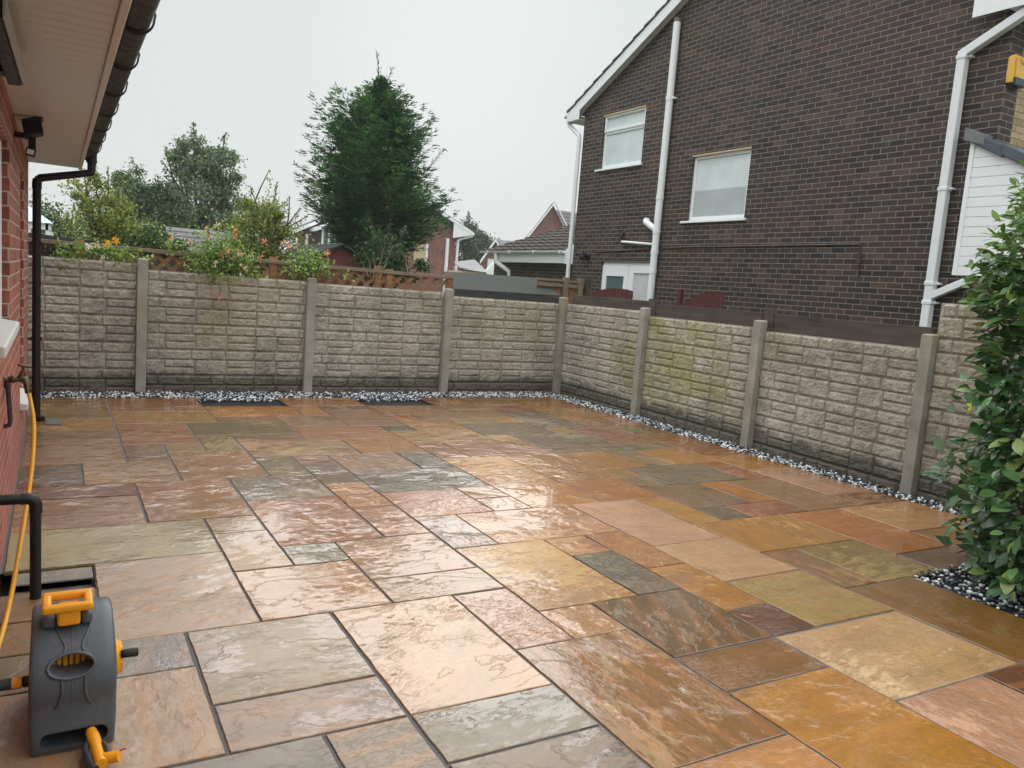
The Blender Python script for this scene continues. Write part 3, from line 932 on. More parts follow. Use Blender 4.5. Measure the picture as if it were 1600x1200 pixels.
# flood light with sensor under the soffit
fl = empty('floodlight', (-0.16, 5.6, 2.10), 'black square floodlight with a motion sensor under the white soffit', 'floodlight')
MB().box(-0.222, -0.135, 5.57, 5.63, 2.155, 2.185).box(-0.15, -0.11, 5.58, 5.62, 2.09, 2.20).build('bracket', M_black, fl, bevel=0.006)
mb = MB()
mb.obox((-0.165, 5.50, 2.155), (0.095, -0.005, 0.035), (0.0, 0.09, -0.012), (-0.018, 0.0, 0.095))
mb.obox((-0.172, 5.485, 2.238), (0.10, -0.005, 0.035), (0.0, 0.11, -0.012), (-0.002, 0.0, 0.012))
mb.build('lamp_head', M_black, fl, bevel=0.006)
so = MB().obox((-0.165, 5.50, 2.055), (0.05, 0, -0.012), (0, 0.06, 0), (0.010, 0, 0.045)).build('sensor', M_black, fl, bevel=0.006)
MB().obox((-0.156, 5.496, 2.060), (0.034, 0, -0.008), (0, 0.005, 0), (0.006, 0, 0.028)).build('lens', M_white, so)

# slim black light bar near the corner of the frame
ol = empty('outdoor_light', (-0.18, 3.0, 2.1), 'slim black outdoor light with a pale glass edge fixed high on the brick wall', 'wall light')
MB().obox((-0.19, 2.80, 2.145), (0.05, -.02, 0.0), (0.016, 1.05, 0.002), (0, 0, 0.085)).build('body', M_black, ol, bevel=0.008)
MB().obox((-0.139, 2.78, 2.147), (0.007, 0, 0), (0.016, 1.05, 0.002), (0, 0, 0.078)).build('glass_edge', plain('light_bar_glass', (150, 156, 160), 0.15, 0.1), ol, bevel=0.003)
MB().box(-0.222, -0.185, 2.9, 3.0, 2.15, 2.2).build('bracket', M_black, ol)
MB().box(-0.222, -0.17, 3.6, 3.7, 2.15, 2.2).build('bracket', M_black, ol)

# outside tap
tp = empty('outdoor_tap', (-0.2, 4.5, 0.6), 'old brass outdoor tap on the red brick wall with the hose on its spout', 'tap')
mb = MB()
mb.lathe((-0.222, 4.5, 0.862), (1, 0, 0), [(0, .024), (.006, .024), (.008, .014), (.03, .014), (.032, .019), (.05, .019), (.052, .013), (.07, .014), (.085, .017), (.095, .014)], 14)
mb.tube([(-0.150, 4.5, 0.868), (-0.142, 4.5, 0.885), (-0.139, 4.5, 0.905)], [0.018, 0.016, 0.011], 12)
mb.tube([(-0.150, 4.5, 0.868), (-0.130, 4.5, 0.862), (-0.124, 4.49, 0.838), (-0.123, 4.485, 0.82)], [0.017, 0.017, 0.014, 0.015], 12)
mb.build('body', M_brass, tp, smooth=True)
mb = MB()
mb.tube([(-0.139, 4.5, 0.90), (-0.137, 4.5, 0.928)], 0.006, 8)
mb.tube([(-0.158, 4.47, 0.938), (-0.137, 4.5, 0.928), (-0.108, 4.52, 0.922)], [0.006, 0.008, 0.006], 8)
mb.build('handle', M_brass, tp, smooth=True)
mb = MB()
mb.tube([(-0.205, 4.5, 0.85), (-0.197, 4.5, 0.73), (-0.193, 4.5, 0.65), (-0.198, 4.5, 0.632), (-0.222, 4.5, 0.625)], 0.0115, 10)
mb.tube([(-0.206, 4.5, 0.85), (-0.205, 4.5, 0.82)], 0.015, 10)
mb.build('supply_pipe', M_iron, tp, smooth=True)

# garden hose
def smooth_path(pts, n=6):
    P = [Vector(p) for p in pts]
    out = []
    for i in range(len(P) - 1):
        p0, p1, p2, p3 = P[max(i - 1, 0)], P[i], P[i + 1], P[min(i + 2, len(P) - 1)]
        for k in range(n):
            t = k / n
            out.append(0.5 * ((2 * p1) + (p2 - p0) * t + (2 * p0 - 5 * p1 + 4 * p2 - p3) * t * t + (3 * p1 - p0 - 3 * p2 + p3) * t ** 3))
    out.append(P[-1])
    return out
gh = empty('garden_hose', (-0.15, 3.4, 0), 'yellow garden hose hanging from the tap and running down beside the wall', 'hose')
mb = MB()
mb.tube(smooth_path([(-0.123, 4.485, 0.825), (-0.108, 4.46, 0.765), (-0.093, 4.40, 0.679), (-0.090, 4.32, 0.584), (-0.097, 4.2, 0.456), (-0.115, 4.05, 0.314),
                     (-0.134, 3.9, 0.186), (-0.152, 3.72, 0.080), (-0.168, 3.52, 0.022), (-0.182, 3.3, 0.012), (-0.195, 3.0, 0.012), (-0.198, 2.75, 0.03), (-0.192, 2.655, 0.10), (-0.175, 2.64, 0.176), (-0.15, 2.64, 0.189)]), 0.0098, 10)
mb.build('tube', M_hose, gh, smooth=True)
MB().tube([(-0.123, 4.486, 0.835), (-0.117, 4.475, 0.797)], 0.0145, 12).tube([(-0.122, 4.484, 0.812), (-0.104, 4.46, 0.812)], 0.004, 6).build('clip', M_brass, gh)

# ------------------------------------------------------------------ hose reel
reel = empty('hose_reel', (0.05, 2.7, 0), 'grey hose reel with yellow handle on the wet paving', 'hose reel')
def reel_case():
    # side outline (y, z) of the drum-shaped housing, swept across x with rounded shoulders
    out = []
    yc, zc, r = 2.740, 0.200, 0.172
    out += [(2.525, 0.0), (2.512, 0.03), (2.508, 0.09)]
    for k in range(0, 33):
        t = math.radians(198 - k * 6.9)
        out.append((yc + r * 1.30 * math.cos(t), zc + r * math.sin(t)))
    out += [(2.965, 0.09), (2.955, 0.03), (2.945, 0.0)]
    n = len(out)
    cy, cz = 2.735, 0.20
    half = 0.113
    xs = [(-1, .90), (-.985, .945), (-.95, .975), (-.88, .993), (-.7, 1.0), (-.35, 1.004), (0, 1.005), (.35, 1.004), (.7, 1.0), (.88, .993), (.95, .975), (.985, .945), (1, .90)]
    vs, fs = [], []
    for (sx, sc) in xs:
        for (y, z) in out:
            zz = cz + (z - cz) * sc if z > 0.02 else z
            # waist: base slightly narrower than the shoulders
            wx = half * (1.0 + 0.035 * math.sin(min(1, max(0, z) / 0.36) * math.pi))
            vs.append((0.052 + sx * wx, cy + (y - cy) * sc, zz))
    m = len(xs)
    for a in range(m - 1):
        for b in range(n):
            b2 = (b + 1) % n
            fs.append((a * n + b, a * n + b2, (a + 1) * n + b2, (a + 1) * n + b))
    fs.append(list(range(n))); fs.append([(m - 1) * n + b for b in range(n)][::-1])
    return vs, fs
def front_y(z):
    """y of the housing's front skin at height z"""
    if z < 0.09: return 2.509
    t = (z - 0.200) / 0.172
    t = max(-1, min(1, t))
    return 2.740 - 0.2236 * math.sqrt(max(0, 1 - t * t)) * 1.005
vs, fs = reel_case()
mb = MB().add(vs, fs)
case = mb.build('case', M_grey, reel, smooth=True)
import bmesh
def fix_normals(me):
    bm = bmesh.new(); bm.from_mesh(me)
    bmesh.ops.recalc_face_normals(bm, faces=bm.faces)
    bm.to_mesh(me); bm.free()
fix_normals(case.data)
# cut-outs: oval hose mouth and the slot at the foot (booleans on the one case mesh)
def cutter(mbx):
    me = bpy.data.meshes.new('cut'); me.from_pydata([tuple(v) for v in mbx.v], [], mbx.f); me.update(); fix_normals(me)
    return bpy.data.objects.new('cut', me)
def apply_cut(obj, mbx):
    off = origin(obj)
    mbx.v = [tuple(Vector(v) - off) for v in mbx.v]
    c = cutter(mbx)
    col.objects.link(c)
    md = obj.modifiers.new('cut', 'BOOLEAN'); md.operation = 'DIFFERENCE'; md.solver = 'EXACT'; md.object = c
    c.location = off
    bpy.context.view_layer.update()
    dg = bpy.context.evaluated_depsgraph_get()
    me2 = bpy.data.meshes.new_from_object(obj.evaluated_get(dg))
    obj.modifiers.clear()
    old = obj.data
    obj.data = me2
    bpy.data.objects.remove(c)
mouth = []
for k in range(32):
    t = 2 * math.pi * k / 32
    mouth.append((0.046 + 0.058 * math.cos(t), 2.40, 0.268 + 0.028 * math.sin(t)))
mb = MB().prism(mouth, (0, 0.24, 0)); apply_cut(case, mb)
slot = []
for k in range(24):
    t = 2 * math.pi * k / 24
    slot.append((0.055 + (0.068 if math.cos(t) > 0 else -0.068) + 0.022 * math.cos(t), 2.40, 0.050 + 0.027 * math.sin(t)))
mb = MB().prism(slot, (0, 0.22, 0)); apply_cut(case, mb)
case.data.polygons.foreach_set('use_smooth', [True] * len(case.data.polygons))
try:
    case.data.set_sharp_from_angle(angle=math.radians(38))
except Exception:
    pass
mb = MB()
mb.tube([(0.046 + 0.062 * math.cos(2 * math.pi * k / 32), front_y(0.268 + 0.032 * math.sin(2 * math.pi * k / 32)) - 0.001, 0.268 + 0.032 * math.sin(2 * math.pi * k / 32)) for k in range(33)], 0.0055, 8, caps=False)
mb.build('mouth_rim', M_grey, reel, smooth=True)
mb = MB()
for side in (-1, 1):
    pts = []
    for (dx, z) in ((0.050, 0.366), (0.047, 0.352), (0.034, 0.333), (0.022 if side < 0 else 0.024, 0.315), (0.027, 0.300)):
        pts.append((0.052 + side * dx, front_y(z) - 0.0005, z))
    mb.tube(smooth_path(pts, 4), 0.0042, 8)
    pts = []
    for (dx, z) in ((0.032, 0.240), (0.030, 0.215), (0.032, 0.185), (0.045, 0.148), (0.072, 0.116), (0.108, 0.092)):
        pts.append((0.052 + side * dx, front_y(z) - 0.0005, z))
    mb.tube(smooth_path(pts, 4), 0.0046, 8)
mb.tube([(0.047, front_y(z) + 0.0006, z) for z in [0.08 + k * 0.0195 for k in range(9)]], 0.0016, 6)
mb.tube([(0.047, front_y(z) + 0.0006, z) for z in [0.301 + k * 0.008 for k in range(9)]], 0.0016, 6)
mb.build('moulded_ribs', M_grey, reel, smooth=True)
mb = MB()
for k in range(7):
    mb.tube([(-0.003 + k * 0.0165, 2.62 + 0.006 * (k % 2), 0.19), (-0.003 + k * 0.0165, 2.60 + 0.006 * (k % 2), 0.265), (-0.003 + k * 0.0165, 2.64, 0.33)], 0.0075, 8)
mb.build('coiled_hose', M_hose, reel, smooth=True)
MB().box(-0.045, 0.145, 2.65, 2.80, 0.03, 0.30).build('drum', M_blackmat, reel)
# hinge lugs and carry handle
MB().box(-0.032, 0.006, 2.62, 2.70, 0.355, 0.392).build('hinge_lug', M_grey, reel, bevel=0.012, seg=3)
MB().box(0.072, 0.104, 2.62, 2.70, 0.355, 0.396).build('hinge_lug', M_grey, reel, bevel=0.012, seg=3)
mb = MB()
hx0, hx1, hz = -0.033, 0.105, 0.424
mb.box(hx0, hx1, 2.590, 2.617, hz - .012, hz + .014)
mb.box(hx0, hx1, 2.688, 2.712, hz - .010, hz + .016)
mb.box(hx0, hx0 + .026, 2.610, 2.695, hz - .011, hz + .015)
mb.box(hx1 - .026, hx1, 2.610, 2.695, hz - .011, hz + .015)
mb.box(0.008, 0.070, 2.600, 2.685, 0.366, hz - .008)
mb.build('handle', M_yellow, reel, bevel=0.009, seg=3)
# winding crank on the right cheek
mb = MB()
mb.lathe((0.166, 2.70, 0.195), (1, 0, 0), [(0, .055), (.012, .058), (.02, .05), (.028, .044), (.03, .02)], 28)
for k in range(12):
    t = 2 * math.pi * k / 12
    mb.tube([(0.17, 2.70 + .05 * math.cos(t), 0.195 + .05 * math.sin(t)), (0.192, 2.70 + .044 * math.cos(t), 0.195 + .044 * math.sin(t))], 0.006, 6)
cr = mb.build('crank', M_yellow, reel, bevel=0.003)
mb = MB()
mb.lathe((0.188, 2.660, 0.222), (1, 0, 0), [(0, .012), (.01, .0135), (.045, .0145), (.05, .012)], 16)
mb.build('knob', M_blackmat, cr, smooth=True)
# inlet connector on the left cheek
mb = MB()
mb.lathe((-0.062, 2.64, 0.190), (-1, 0, 0), [(0, .017), (.018, .017), (.02, .013), (.03, .013)], 16)
mb.build('inlet', M_blackmat, reel)
mb = MB()
mb.lathe((-0.084, 2.64, 0.190), (-1, 0, 0), [(0, .0185), (.026, .0185)], 16)
cn = mb.build('connector', M_yellow, reel)
MB().lathe((-0.11, 2.64, 0.190), (-1, 0, 0), [(0, .0175), (.034, .0165), (.04, .012)], 16).build('collar', M_darkgrey, cn)
# spray gun docked in the slot
gun = empty('spray_gun', (0.10, 2.47, 0.0), 'yellow and grey hose spray gun lying out of the reel slot', 'spray gun')
mb = MB()
mb.tube(smooth_path([(0.098, 2.505, 0.062), (0.103, 2.485, 0.058), (0.110, 2.455, 0.046), (0.115, 2.42, 0.034), (0.121, 2.37, 0.030)], 4), [0.016] * 4 + [0.0175] * 4 + [0.0165] * 4 + [0.017] * 5, 14)
mb.tube([(0.118, 2.40, 0.032), (0.150, 2.385, 0.036), (0.168, 2.378, 0.040)], [0.014, 0.017, 0.016], 12)
mb.build('body', M_yellow, gun, smooth=True)
MB().lathe((0.094, 2.525, 0.066), (0.2, -1, -0.25), [(0, .018), (.018, .018), (.02, .0165), (.026, .0165)], 16).build('hose_collar', M_blackmat, gun, smooth=False)
mb = MB()
mb.tube(smooth_path([(0.086, 2.47, 0.044), (0.083, 2.44, 0.036), (0.092, 2.40, 0.026), (0.104, 2.36, 0.022)], 4), [0.010] * 6 + [0.013] * 7, 10)
mb.tube(smooth_path([(0.128, 2.45, 0.050), (0.139, 2.42, 0.042), (0.141, 2.38, 0.034)], 4), [0.007] * 3 + [0.010] * 6, 10)
mb.build('grip', M_darkgrey, gun, smooth=True)
MB().tube([(0.165, 2.392, 0.048), (0.186, 2.383, 0.056)], 0.0022, 6).build('trigger', plain('red_trigger', (190, 40, 36), 0.4, 0.05), gun)

# ================================================================== NEIGHBOUR'S DARK BRICK HOUSE
GX = 9.2
hs = empty('brick_house', (12.5, 9.3, 0), 'tall dark brown brick house with a white bargeboard beyond the right-hand fence', 'house')
Y0, Y1, SL = 5.17, 13.45, 0.494
RY = (Y0 + Y1) / 2
ztop = lambda y: 5.26 + SL * (min(Y1 - y, y - Y0))
def gable_piece(mb, y0, y1, z0, z1=None):
    ys = [y0] + ([RY] if y0 < RY < y1 else []) + [y1]
    if z1 is None:
        poly = [(GX, y0, z0)] + [(GX, y1, z0)] + [(GX, y, ztop(y)) for y in reversed(ys)]
    else:
        poly = [(GX, y0, z0), (GX, y1, z0), (GX, y1, z1), (GX, y0, z1)]
    mb.prism(poly, (0.22, 0, 0))
mb = MB()
D0, D1, DT = 10.80, 12.44, 2.165
W2 = (8.865, 10.15, 2.87, 3.935)
W1 = (11.52, 12.78, 3.96, 4.975)
gable_piece(mb, Y0, W2[0], -.1)
gable_piece(mb, W2[0], W2[1], -.1, W2[2]); gable_piece(mb, W2[0], W2[1], W2[3])
gable_piece(mb, W2[1], D0, -.1)
gable_piece(mb, D0, W1[0], DT)
gable_piece(mb, W1[0], D1, DT, W1[2]); gable_piece(mb, W1[0], D1, W1[3])
gable_piece(mb, D1, W1[1], -.1, W1[2]); gable_piece(mb, D1, W1[1], W1[3])
gable_piece(mb, W1[1], Y1, -.1)
mb.box(GX + .2205, GX + 0.27, Y0 + .001, Y0 + .22, -.1, 5.0)
mb.box(GX + .2205, 17.0, Y1 - .22, Y1 - .001, -.1, 5.0)
mb.build('wall', M_darkbrick, hs)
mb = MB().box(GX + .272, 14.0, Y0 + .012, Y0 + .22, 3.0, 5.0)
mb.build('stone_cladding', M_stone, hs)
MB().box(GX + .3, 16.8, Y0 + .3, Y1 - .3, 0, 5.0).build('interior', M_blackmat, hs)
# front window, only its white frame edge shows
fo = MB().box(GX + .66, GX + .73, Y0 - .02, Y0 + .01, 3.72, 4.75).box(GX + .73, GX + 1.9, Y0 - .02, Y0 + .01, 3.72, 3.80).box(GX + .73, GX + 1.9, Y0 - .02, Y0 + .01, 4.67, 4.75).build('window', M_whitegloss, hs)
MB().box(GX + .72, GX + 1.9, Y0 - .004, Y0 + .008, 3.79, 4.68).build('pane', M_glass_pale, fo)
# gable windows
def gable_window(y0, y1, z0, z1, rail=None, glass=M_glass_pale, blind=None):
    x0, x1 = GX + 0.045, GX + 0.105
    t = 0.06
    m = MB()
    m.box(x0, x1, y0, y0 + t, z0, z1); m.box(x0, x1, y1 - t, y1, z0, z1)
    m.box(x0, x1, y0 + t, y1 - t, z0, z0 + t); m.box(x0, x1, y0 + t, y1 - t, z1 - t, z1)
    if rail:
        m.box(x0, x1, y0 + t, y1 - t, rail - .045, rail + .045)
        m.box(x0 - .022, x0 - .001, y0 + .01, y1 - .01, rail + .0, rail + .05)
        m.box(x0 - .022, x0 - .001, y0 + .01, y1 - .01, z1 - .05, z1 - .006)
        m.box(x0 - .022, x0 - .001, y0 + .01, y0 + .055, rail + .05, z1 - .05)
        m.box(x0 - .022, x0 - .001, y1 - .055, y1 - .01, rail + .05, z1 - .05)
    fo = m.build('window', M_whitegloss, hs, bevel=0.004)
    MB().box(x0 + .025, x0 + .032, y0 + .05, y1 - .05, z0 + .05, z1 - .05).build('pane', glass, fo)
    if blind:
        MB().box(x0 + .0215, x0 + .0245, y0 + .06, y1 - .06, z0 + .06, blind).build('blind', glass_mat('frosted_film', (176, 186, 187), 0.3), fo)
    MB().prism([(GX - .045, y0 - .05, z0 - .045), (GX + .06, y0 - .05, z0 - .045), (GX + .06, y0 - .05, z0 + .01), (GX - .045, y0 - .05, z0 - .012)], (0, y1 - y0 + .17, 0)).build('sill', M_whitegloss, fo, bevel=0.004)
    MB().box(GX - .006, GX + .05, y0 + .0, y1 + .02, z1 - .012, z1 + .012).build('head_trim', M_cream, fo)
gable_window(*W1, rail=4.655)
gable_window(*W2, blind=3.365)
# glazed double door
x0 = GX + .05
mb = MB()
mb.box(x0, x0 + .07, D0, D1, DT - .07, DT)
ym = 11.62
for (a, b) in ((D0, ym - .02), (ym + .02, D1)):
    m_ = 0.20 if a > 11 else 0.13
    mb.box(x0 - .015, x0 + .05, a, a + .12, 0, DT - .072); mb.box(x0 - .015, x0 + .05, b - .13, b, 0, DT - .072)
    mb.box(x0 - .015, x0 + .05, a + .12, b - .13, DT - .072 - m_, DT - .072); mb.box(x0 - .015, x0 + .05, a + .12, b - .13, 0, .25)
mb.box(x0 + .001, x0 + .04, ym - .02, ym + .02, 0, DT - .072)
do = mb.build('door', M_whitegloss, hs, bevel=0.004)
MB().box(x0 + .012, x0 + .02, ym + .1, D1 - .1, .2, DT - .2).build('pane', M_glass_dark, do)
MB().box(x0 + .012, x0 + .02, D0 + .1, ym - .1, .2, DT - .15).build('pane', M_blind, do)
# roof
RX0 = GX - 0.17
rz = lambda y: 5.30 + SL * (min(Y1 - y, y - Y0)) + 0.10
mb = MB()
rows = 16
for side in (1, -1):
    ye = Y1 + 0.44 if side > 0 else Y0 - 0.44
    for k in range(rows):
        a, b = k / rows, (k + 1.12) / rows
        ya, yb = ye + (RY - ye) * a, ye + (RY - ye) * min(b, 1.0)
        za, zb = rz(ya), rz(yb)
        mb.prism([(RX0, ya, za - .012), (RX0, yb, zb - .030), (RX0, yb, zb - .004), (RX0, ya, za + .03)], (8.2, 0, 0))
mb.build('roof', M_slate, hs)
mb = MB()
mb.tube([(RX0, RY, rz(RY) + .0), (RX0 + 8.2, RY, rz(RY) + .0)], 0.11, 10)
mb.build('ridge', M_slate, hs)
mb = MB()
for side in (1, -1):
    ye = Y1 + 0.42 if side > 0 else Y0 - 0.42
    z = lambda y: rz(y) - 0.03
    mb.prism([(RX0 + .02, ye, z(ye) - .21), (RX0 + .02, RY, z(RY) - .21), (RX0 + .02, RY, z(RY)), (RX0 + .02, ye, z(ye))], (0.02, 0, 0))
mb.build('bargeboard', M_whitegloss, hs)
mb = MB()
for side in (1, -1):
    ye = Y1 + 0.42 if side > 0 else Y0 - 0.42
    z = lambda y: rz(y) - 0.03
    mb.prism([(RX0 + .0405, ye, z(ye) - .19), (RX0 + .0405, RY, z(RY) - .19), (RX0 + .0405, RY, z(RY) - .175), (RX0 + .0405, ye, z(ye) - .175)], (0.14, 0, 0))
mb.build('verge_soffit', M_white, hs)
for side in (1, -1):
    mb = MB()
    ye, yw = (Y1 + .43, Y1 - .02) if side > 0 else (Y0 - .43, Y0 + .40)
    zb = 4.985
    mb.prism([(RX0 + .012, ye, zb), (RX0 + .012, yw, zb), (RX0 + .012, yw, rz(yw) - .2), (RX0 + .012, ye, rz(ye) - .03)], (0.007, 0, 0))
    mb.prism([(RX0 + .02, ye, zb), (RX0 + .02, ye, rz(ye) - .035), (RX0 + .02, ye - .02 * side, rz(ye) - .035), (RX0 + .02, ye - .02 * side, zb)], (8.1, 0, 0))
    a, b = sorted((ye - .021 * side, yw if side > 0 else Y0 + .0))
    mb.box(RX0 + .02, RX0 + 8.1, a, b, zb + .002, zb + .014)
    mb.build('eaves_box', M_whitegloss, hs)
for ye in (Y1 + .49, Y0 - .49):
    mb = MB()
    prof = [(ye + .055 * math.cos(math.pi + math.pi * k / 8), 5.12 + .055 * math.sin(math.pi + math.pi * k / 8)) for k in range(9)]
    prof += [(ye + .05 * math.cos(math.pi + math.pi * k / 8), 5.12 + .05 * math.sin(math.pi + math.pi * k / 8)) for k in range(8, -1, -1)]
    mb.prism([(RX0 - .03, a, b) for a, b in prof], (8.2, 0, 0))
    mb.build('gutter', M_white, hs)
mb = MB()
mb.tube([(GX - .06, Y1 + .46, 5.06), (GX - .06, Y1 + .44, 4.93), (GX - .06, Y1 + .08, 4.70), (GX - .06, Y1 + .045, 4.62), (GX - .06, Y1 + .04, 0)], 0.045, 10)
mb.build('downpipe', M_white, hs, smooth=True)
def sq_pipe(mb, p, q, w):
    p, q = Vector(p), Vector(q)
    d = (q - p); n = Vector((1, 0, 0)); b = d.cross(n).normalized()
    mb.obox(p - n * w / 2 - b * w / 2, d, n * w, b * w)
mb = MB()
sq_pipe(mb, (9.13, 5.66, 0), (9.13, 5.66, 4.66), 0.10)
sq_pipe(mb, (9.131, 5.67, 4.62), (9.131, 4.74, 5.06), 0.098)
for z in (4.56, 3.05, 1.93, 1.70):
    mb.box(9.072, 9.188, 5.60, 5.72, z, z + .05)
    mb.box(9.12, 9.2, 5.56, 5.60, z + .012, z + .038)
sq_pipe(mb, (9.129, 5.64, 1.80), (9.129, 5.18, 2.02), 0.085)
mb.build('downpipe', M_white, hs, bevel=0.008)
mb = MB()
mb.tube([(9.12, 10.80, 0.3), (9.12, 10.80, 6.22)], 0.062, 16)
for z in (1.96, 2.30, 2.66, 3.25, 4.93):
    mb.tube([(9.12, 10.80, z), (9.12, 10.80, z + .07)], 0.071, 16)
mb.tube([(9.12, 10.80, 2.72), (9.12, 10.98, 2.80), (9.12, 11.12, 2.88), (9.16, 11.17, 2.90), (9.22, 11.17, 2.90)], 0.058, 14)
mb.tube([(9.13, 10.80, 2.47), (9.15, 11.80, 2.535)], 0.024, 10)
mb.box(9.12, 9.2, 10.70, 10.74, 4.95, 4.98)
sp = mb.build('soil_pipe', M_whitegloss, hs, smooth=True)
MB().tube([(9.12, 10.80, 6.22), (9.12, 10.80, 6.29)], 0.058, 12).build('vent_cowl', M_greywood, sp)
mb = MB()
mb.tube([(9.16, 11.82, 2.52), (9.15, 11.84, 2.60), (9.16, 11.83, 2.68), (9.21, 11.83, 2.72)], 0.03, 10)
mb.build('waste_trap', M_black, hs, smooth=True)
mb = MB()
mb.tube([(9.185, 12.62, 2.35), (9.185, 10.1, 2.425), (9.185, 6.75, 2.44)], 0.014, 6)
mb.tube([(9.185, 6.74, 2.45), (9.185, 6.72, 2.02)], 0.012, 6)
mb.box(9.165, 9.2, 6.69, 6.75, 2.20, 2.25)
mb.build('cable_conduit', M_iron, hs)
# white-clad porch with a dark sloping roof on the corner
mb = MB()
k = 0
z = 2.06
PX = 9.10
rl = lambda y: 3.585 + (y - 5.38) * 0.50
while z < 3.6:
    z2 = z + 0.112
    # each board is cut along the roof slope
    yb0, yb1 = 2.6, 5.35
    poly = []
    ya = 5.38 - (3.585 - z - 0.0) / 0.5
    yb = 5.38 - (3.585 - z2 + .006) / 0.5
    if ya < yb1:
        poly = [(PX, max(yb0, ya), z), (PX, yb1, z), (PX, yb1, min(z2 - .006, rl(yb1))), (PX, max(yb0, min(yb, yb1)), min(z2 - .006, rl(yb1)))]
        mb.prism(poly, (0.02, 0, 0))
    z = z2
mb.prism([(PX + .013, 2.6, 2.06), (PX + .013, 5.345, 2.06), (PX + .013, 5.345, rl(5.345)), (PX + .013, 2.6, rl(2.6))], (0.06, 0, 0))
mb.box(PX - .015, PX + .03, 5.35, 5.40, 2.06, 3.58)
mb.build('porch_cladding', M_whitegloss, hs)
mb = MB()
for k in range(7):
    ya, yb = 5.45 - k * 0.42, 5.45 - (k + 1.06) * 0.42
    mb.prism([(PX - .06, ya, rl(ya) - .01), (PX - .06, yb, rl(yb) - .03), (PX - .06, yb, rl(yb) + .10), (PX - .06, ya, rl(ya) + .12)], (1.9, 0, 0))
mb.build('porch_roof', plain('blue_grey_tile', (70, 80, 90), 0.4, 0.15, 4), hs, bevel=0.01)
MB().prism([(PX - .065, 5.22, rl(5.22) + .02), (PX - .065, 5.46, rl(5.46) - .02), (PX - .065, 5.46, rl(5.46) + .125), (PX - .065, 5.22, rl(5.22) + .135)], (0.2, 0, 0)).build('lead_flashing', plain('lead', (108, 112, 114), 0.5, 0.15, 10), hs)
MB().box(PX + .03, 10.6, 2.6, 5.16, -.1, 2.055).build('porch_wall', M_darkbrick, hs)

# alarm box on the stone front, with its lettering
al = empty('alarm_box', (9.36, 5.1, 4.35), 'yellow burglar alarm box with a dark lower half, high on the house corner', 'alarm box')
AY = 5.105
mb = MB()
mb.prism([(9.195, AY, 4.22), (9.465, AY, 4.22), (9.48, AY, 4.33), (9.48, AY, 4.50), (9.45, AY, 4.525), (9.22, AY, 4.525), (9.185, AY, 4.50), (9.185, AY, 4.33)], (0, 0.064, 0))
mb.prism([(9.24, AY - .016, 4.28), (9.42, AY - .016, 4.28), (9.44, AY - .016, 4.50), (9.22, AY - .016, 4.50)], (0, 0.018, 0))
mb.build('cover', plain('alarm_yellow', (226, 178, 72), 0.4, 0.05), al, bevel=0.012)
MB().box(9.225, 9.45, AY - .022, AY + .058, 4.195, 4.285).build('strobe', plain('dark_blue_lens', (24, 48, 66), 0.15, 0.1), al, bevel=0.012)
cu = bpy.data.curves.new('lettering', 'FONT')
cu.body = 'Yale'; cu.size = 0.075; cu.extrude = 0.001; cu.align_x = 'CENTER'
tmp = bpy.data.objects.new('lettering', cu); col.objects.link(tmp)
bpy.context.view_layer.update()
lt_me = bpy.data.meshes.new_from_object(tmp.evaluated_get(bpy.context.evaluated_depsgraph_get()))
bpy.data.objects.remove(tmp)
lt = bpy.data.objects.new('lettering', lt_me); col.objects.link(lt)
lt.rotation_euler = (math.pi / 2, 0, 0)
lt.parent = al
lt.location = Vector((9.34, AY - .0175, 4.43)) - al.location
lt_me.materials.clear(); lt_me.materials.append(plain('grey_letter', (110, 104, 84), 0.5, 0.02))

# lamp by the far corner
wl_ = empty('wall_lamp', (9.15, 12.94, 2.25), 'small round black wall lamp on the dark brick beside the white door', 'wall lamp')
MB().lathe((9.2, 12.9, 2.27), (-1, 0, 0), [(0, .075), (.02, .075), (.04, .05), (.10, .045)], 16).build('backplate', M_black, wl_)
MB().lathe((9.08, 12.93, 2.20), (0, 0.35, 1), [(0, .055), (.03, .065), (.12, .065), (.15, .04)], 16).build('lamp_head', M_black, wl_)
MB().tube([(9.08, 12.95, 2.29), (9.05, 13.10, 2.30)], [.03, .045], 10).build('sensor', M_black, wl_)

# low extension with brown tiles and white gutter
gar = empty('garage', (11.5, 16.0, 0), 'low dark brick extension with brown tiled roof and white gutter, left of the tall house', 'garage')
GY0, GY1 = 13.62, 17.75
mb = MB().box(9.72, 13.5, GY0 + .0, GY1, -.1, 2.16)
mb.prism([(9.72, GY1 - .2, 2.161), (13.5, GY1 - .2, 2.161), (13.5, GY1 - .2, 3.62), (12.3, GY1 - .2, 3.32), (9.72, GY1 - .2, 2.4)], (0, .2, 0))
mb.build('wall', M_darkbrick, gar)
mb = MB()
for k in range(10):
    xa, xb = 9.47 + k * 0.30, 9.47 + (k + 1.1) * 0.30
    za = 2.42 + (xa - 9.47) * 0.355; zb = 2.42 + (xb - 9.47) * 0.355
    nn = 60
    vs = []
    for q in range(nn + 1):
        y = 13.56 + (GY1 + .16 - 13.56) * q / nn
        wv = 0.020 * max(-0.2, math.sin(q * math.pi * 2 / 5.0))
        vs += [(xa, y, za - .02), (xa, y, za + .03 + wv), (xb, y, zb - .006 + wv)]
    fs = []
    for q in range(nn):
        b = q * 3
        fs += [(b, b + 1, b + 4, b + 3), (b + 1, b + 2, b + 5, b + 4)]
    mb.add(vs, fs)
mb.add([(9.47, 13.56, 2.39), (12.5, 13.56, 3.46), (12.5, GY1 + .16, 3.46), (9.47, GY1 + .16, 2.39)], [(0, 1, 2, 3)])
mb.build('roof', M_brown_tile, gar)
mb = MB()
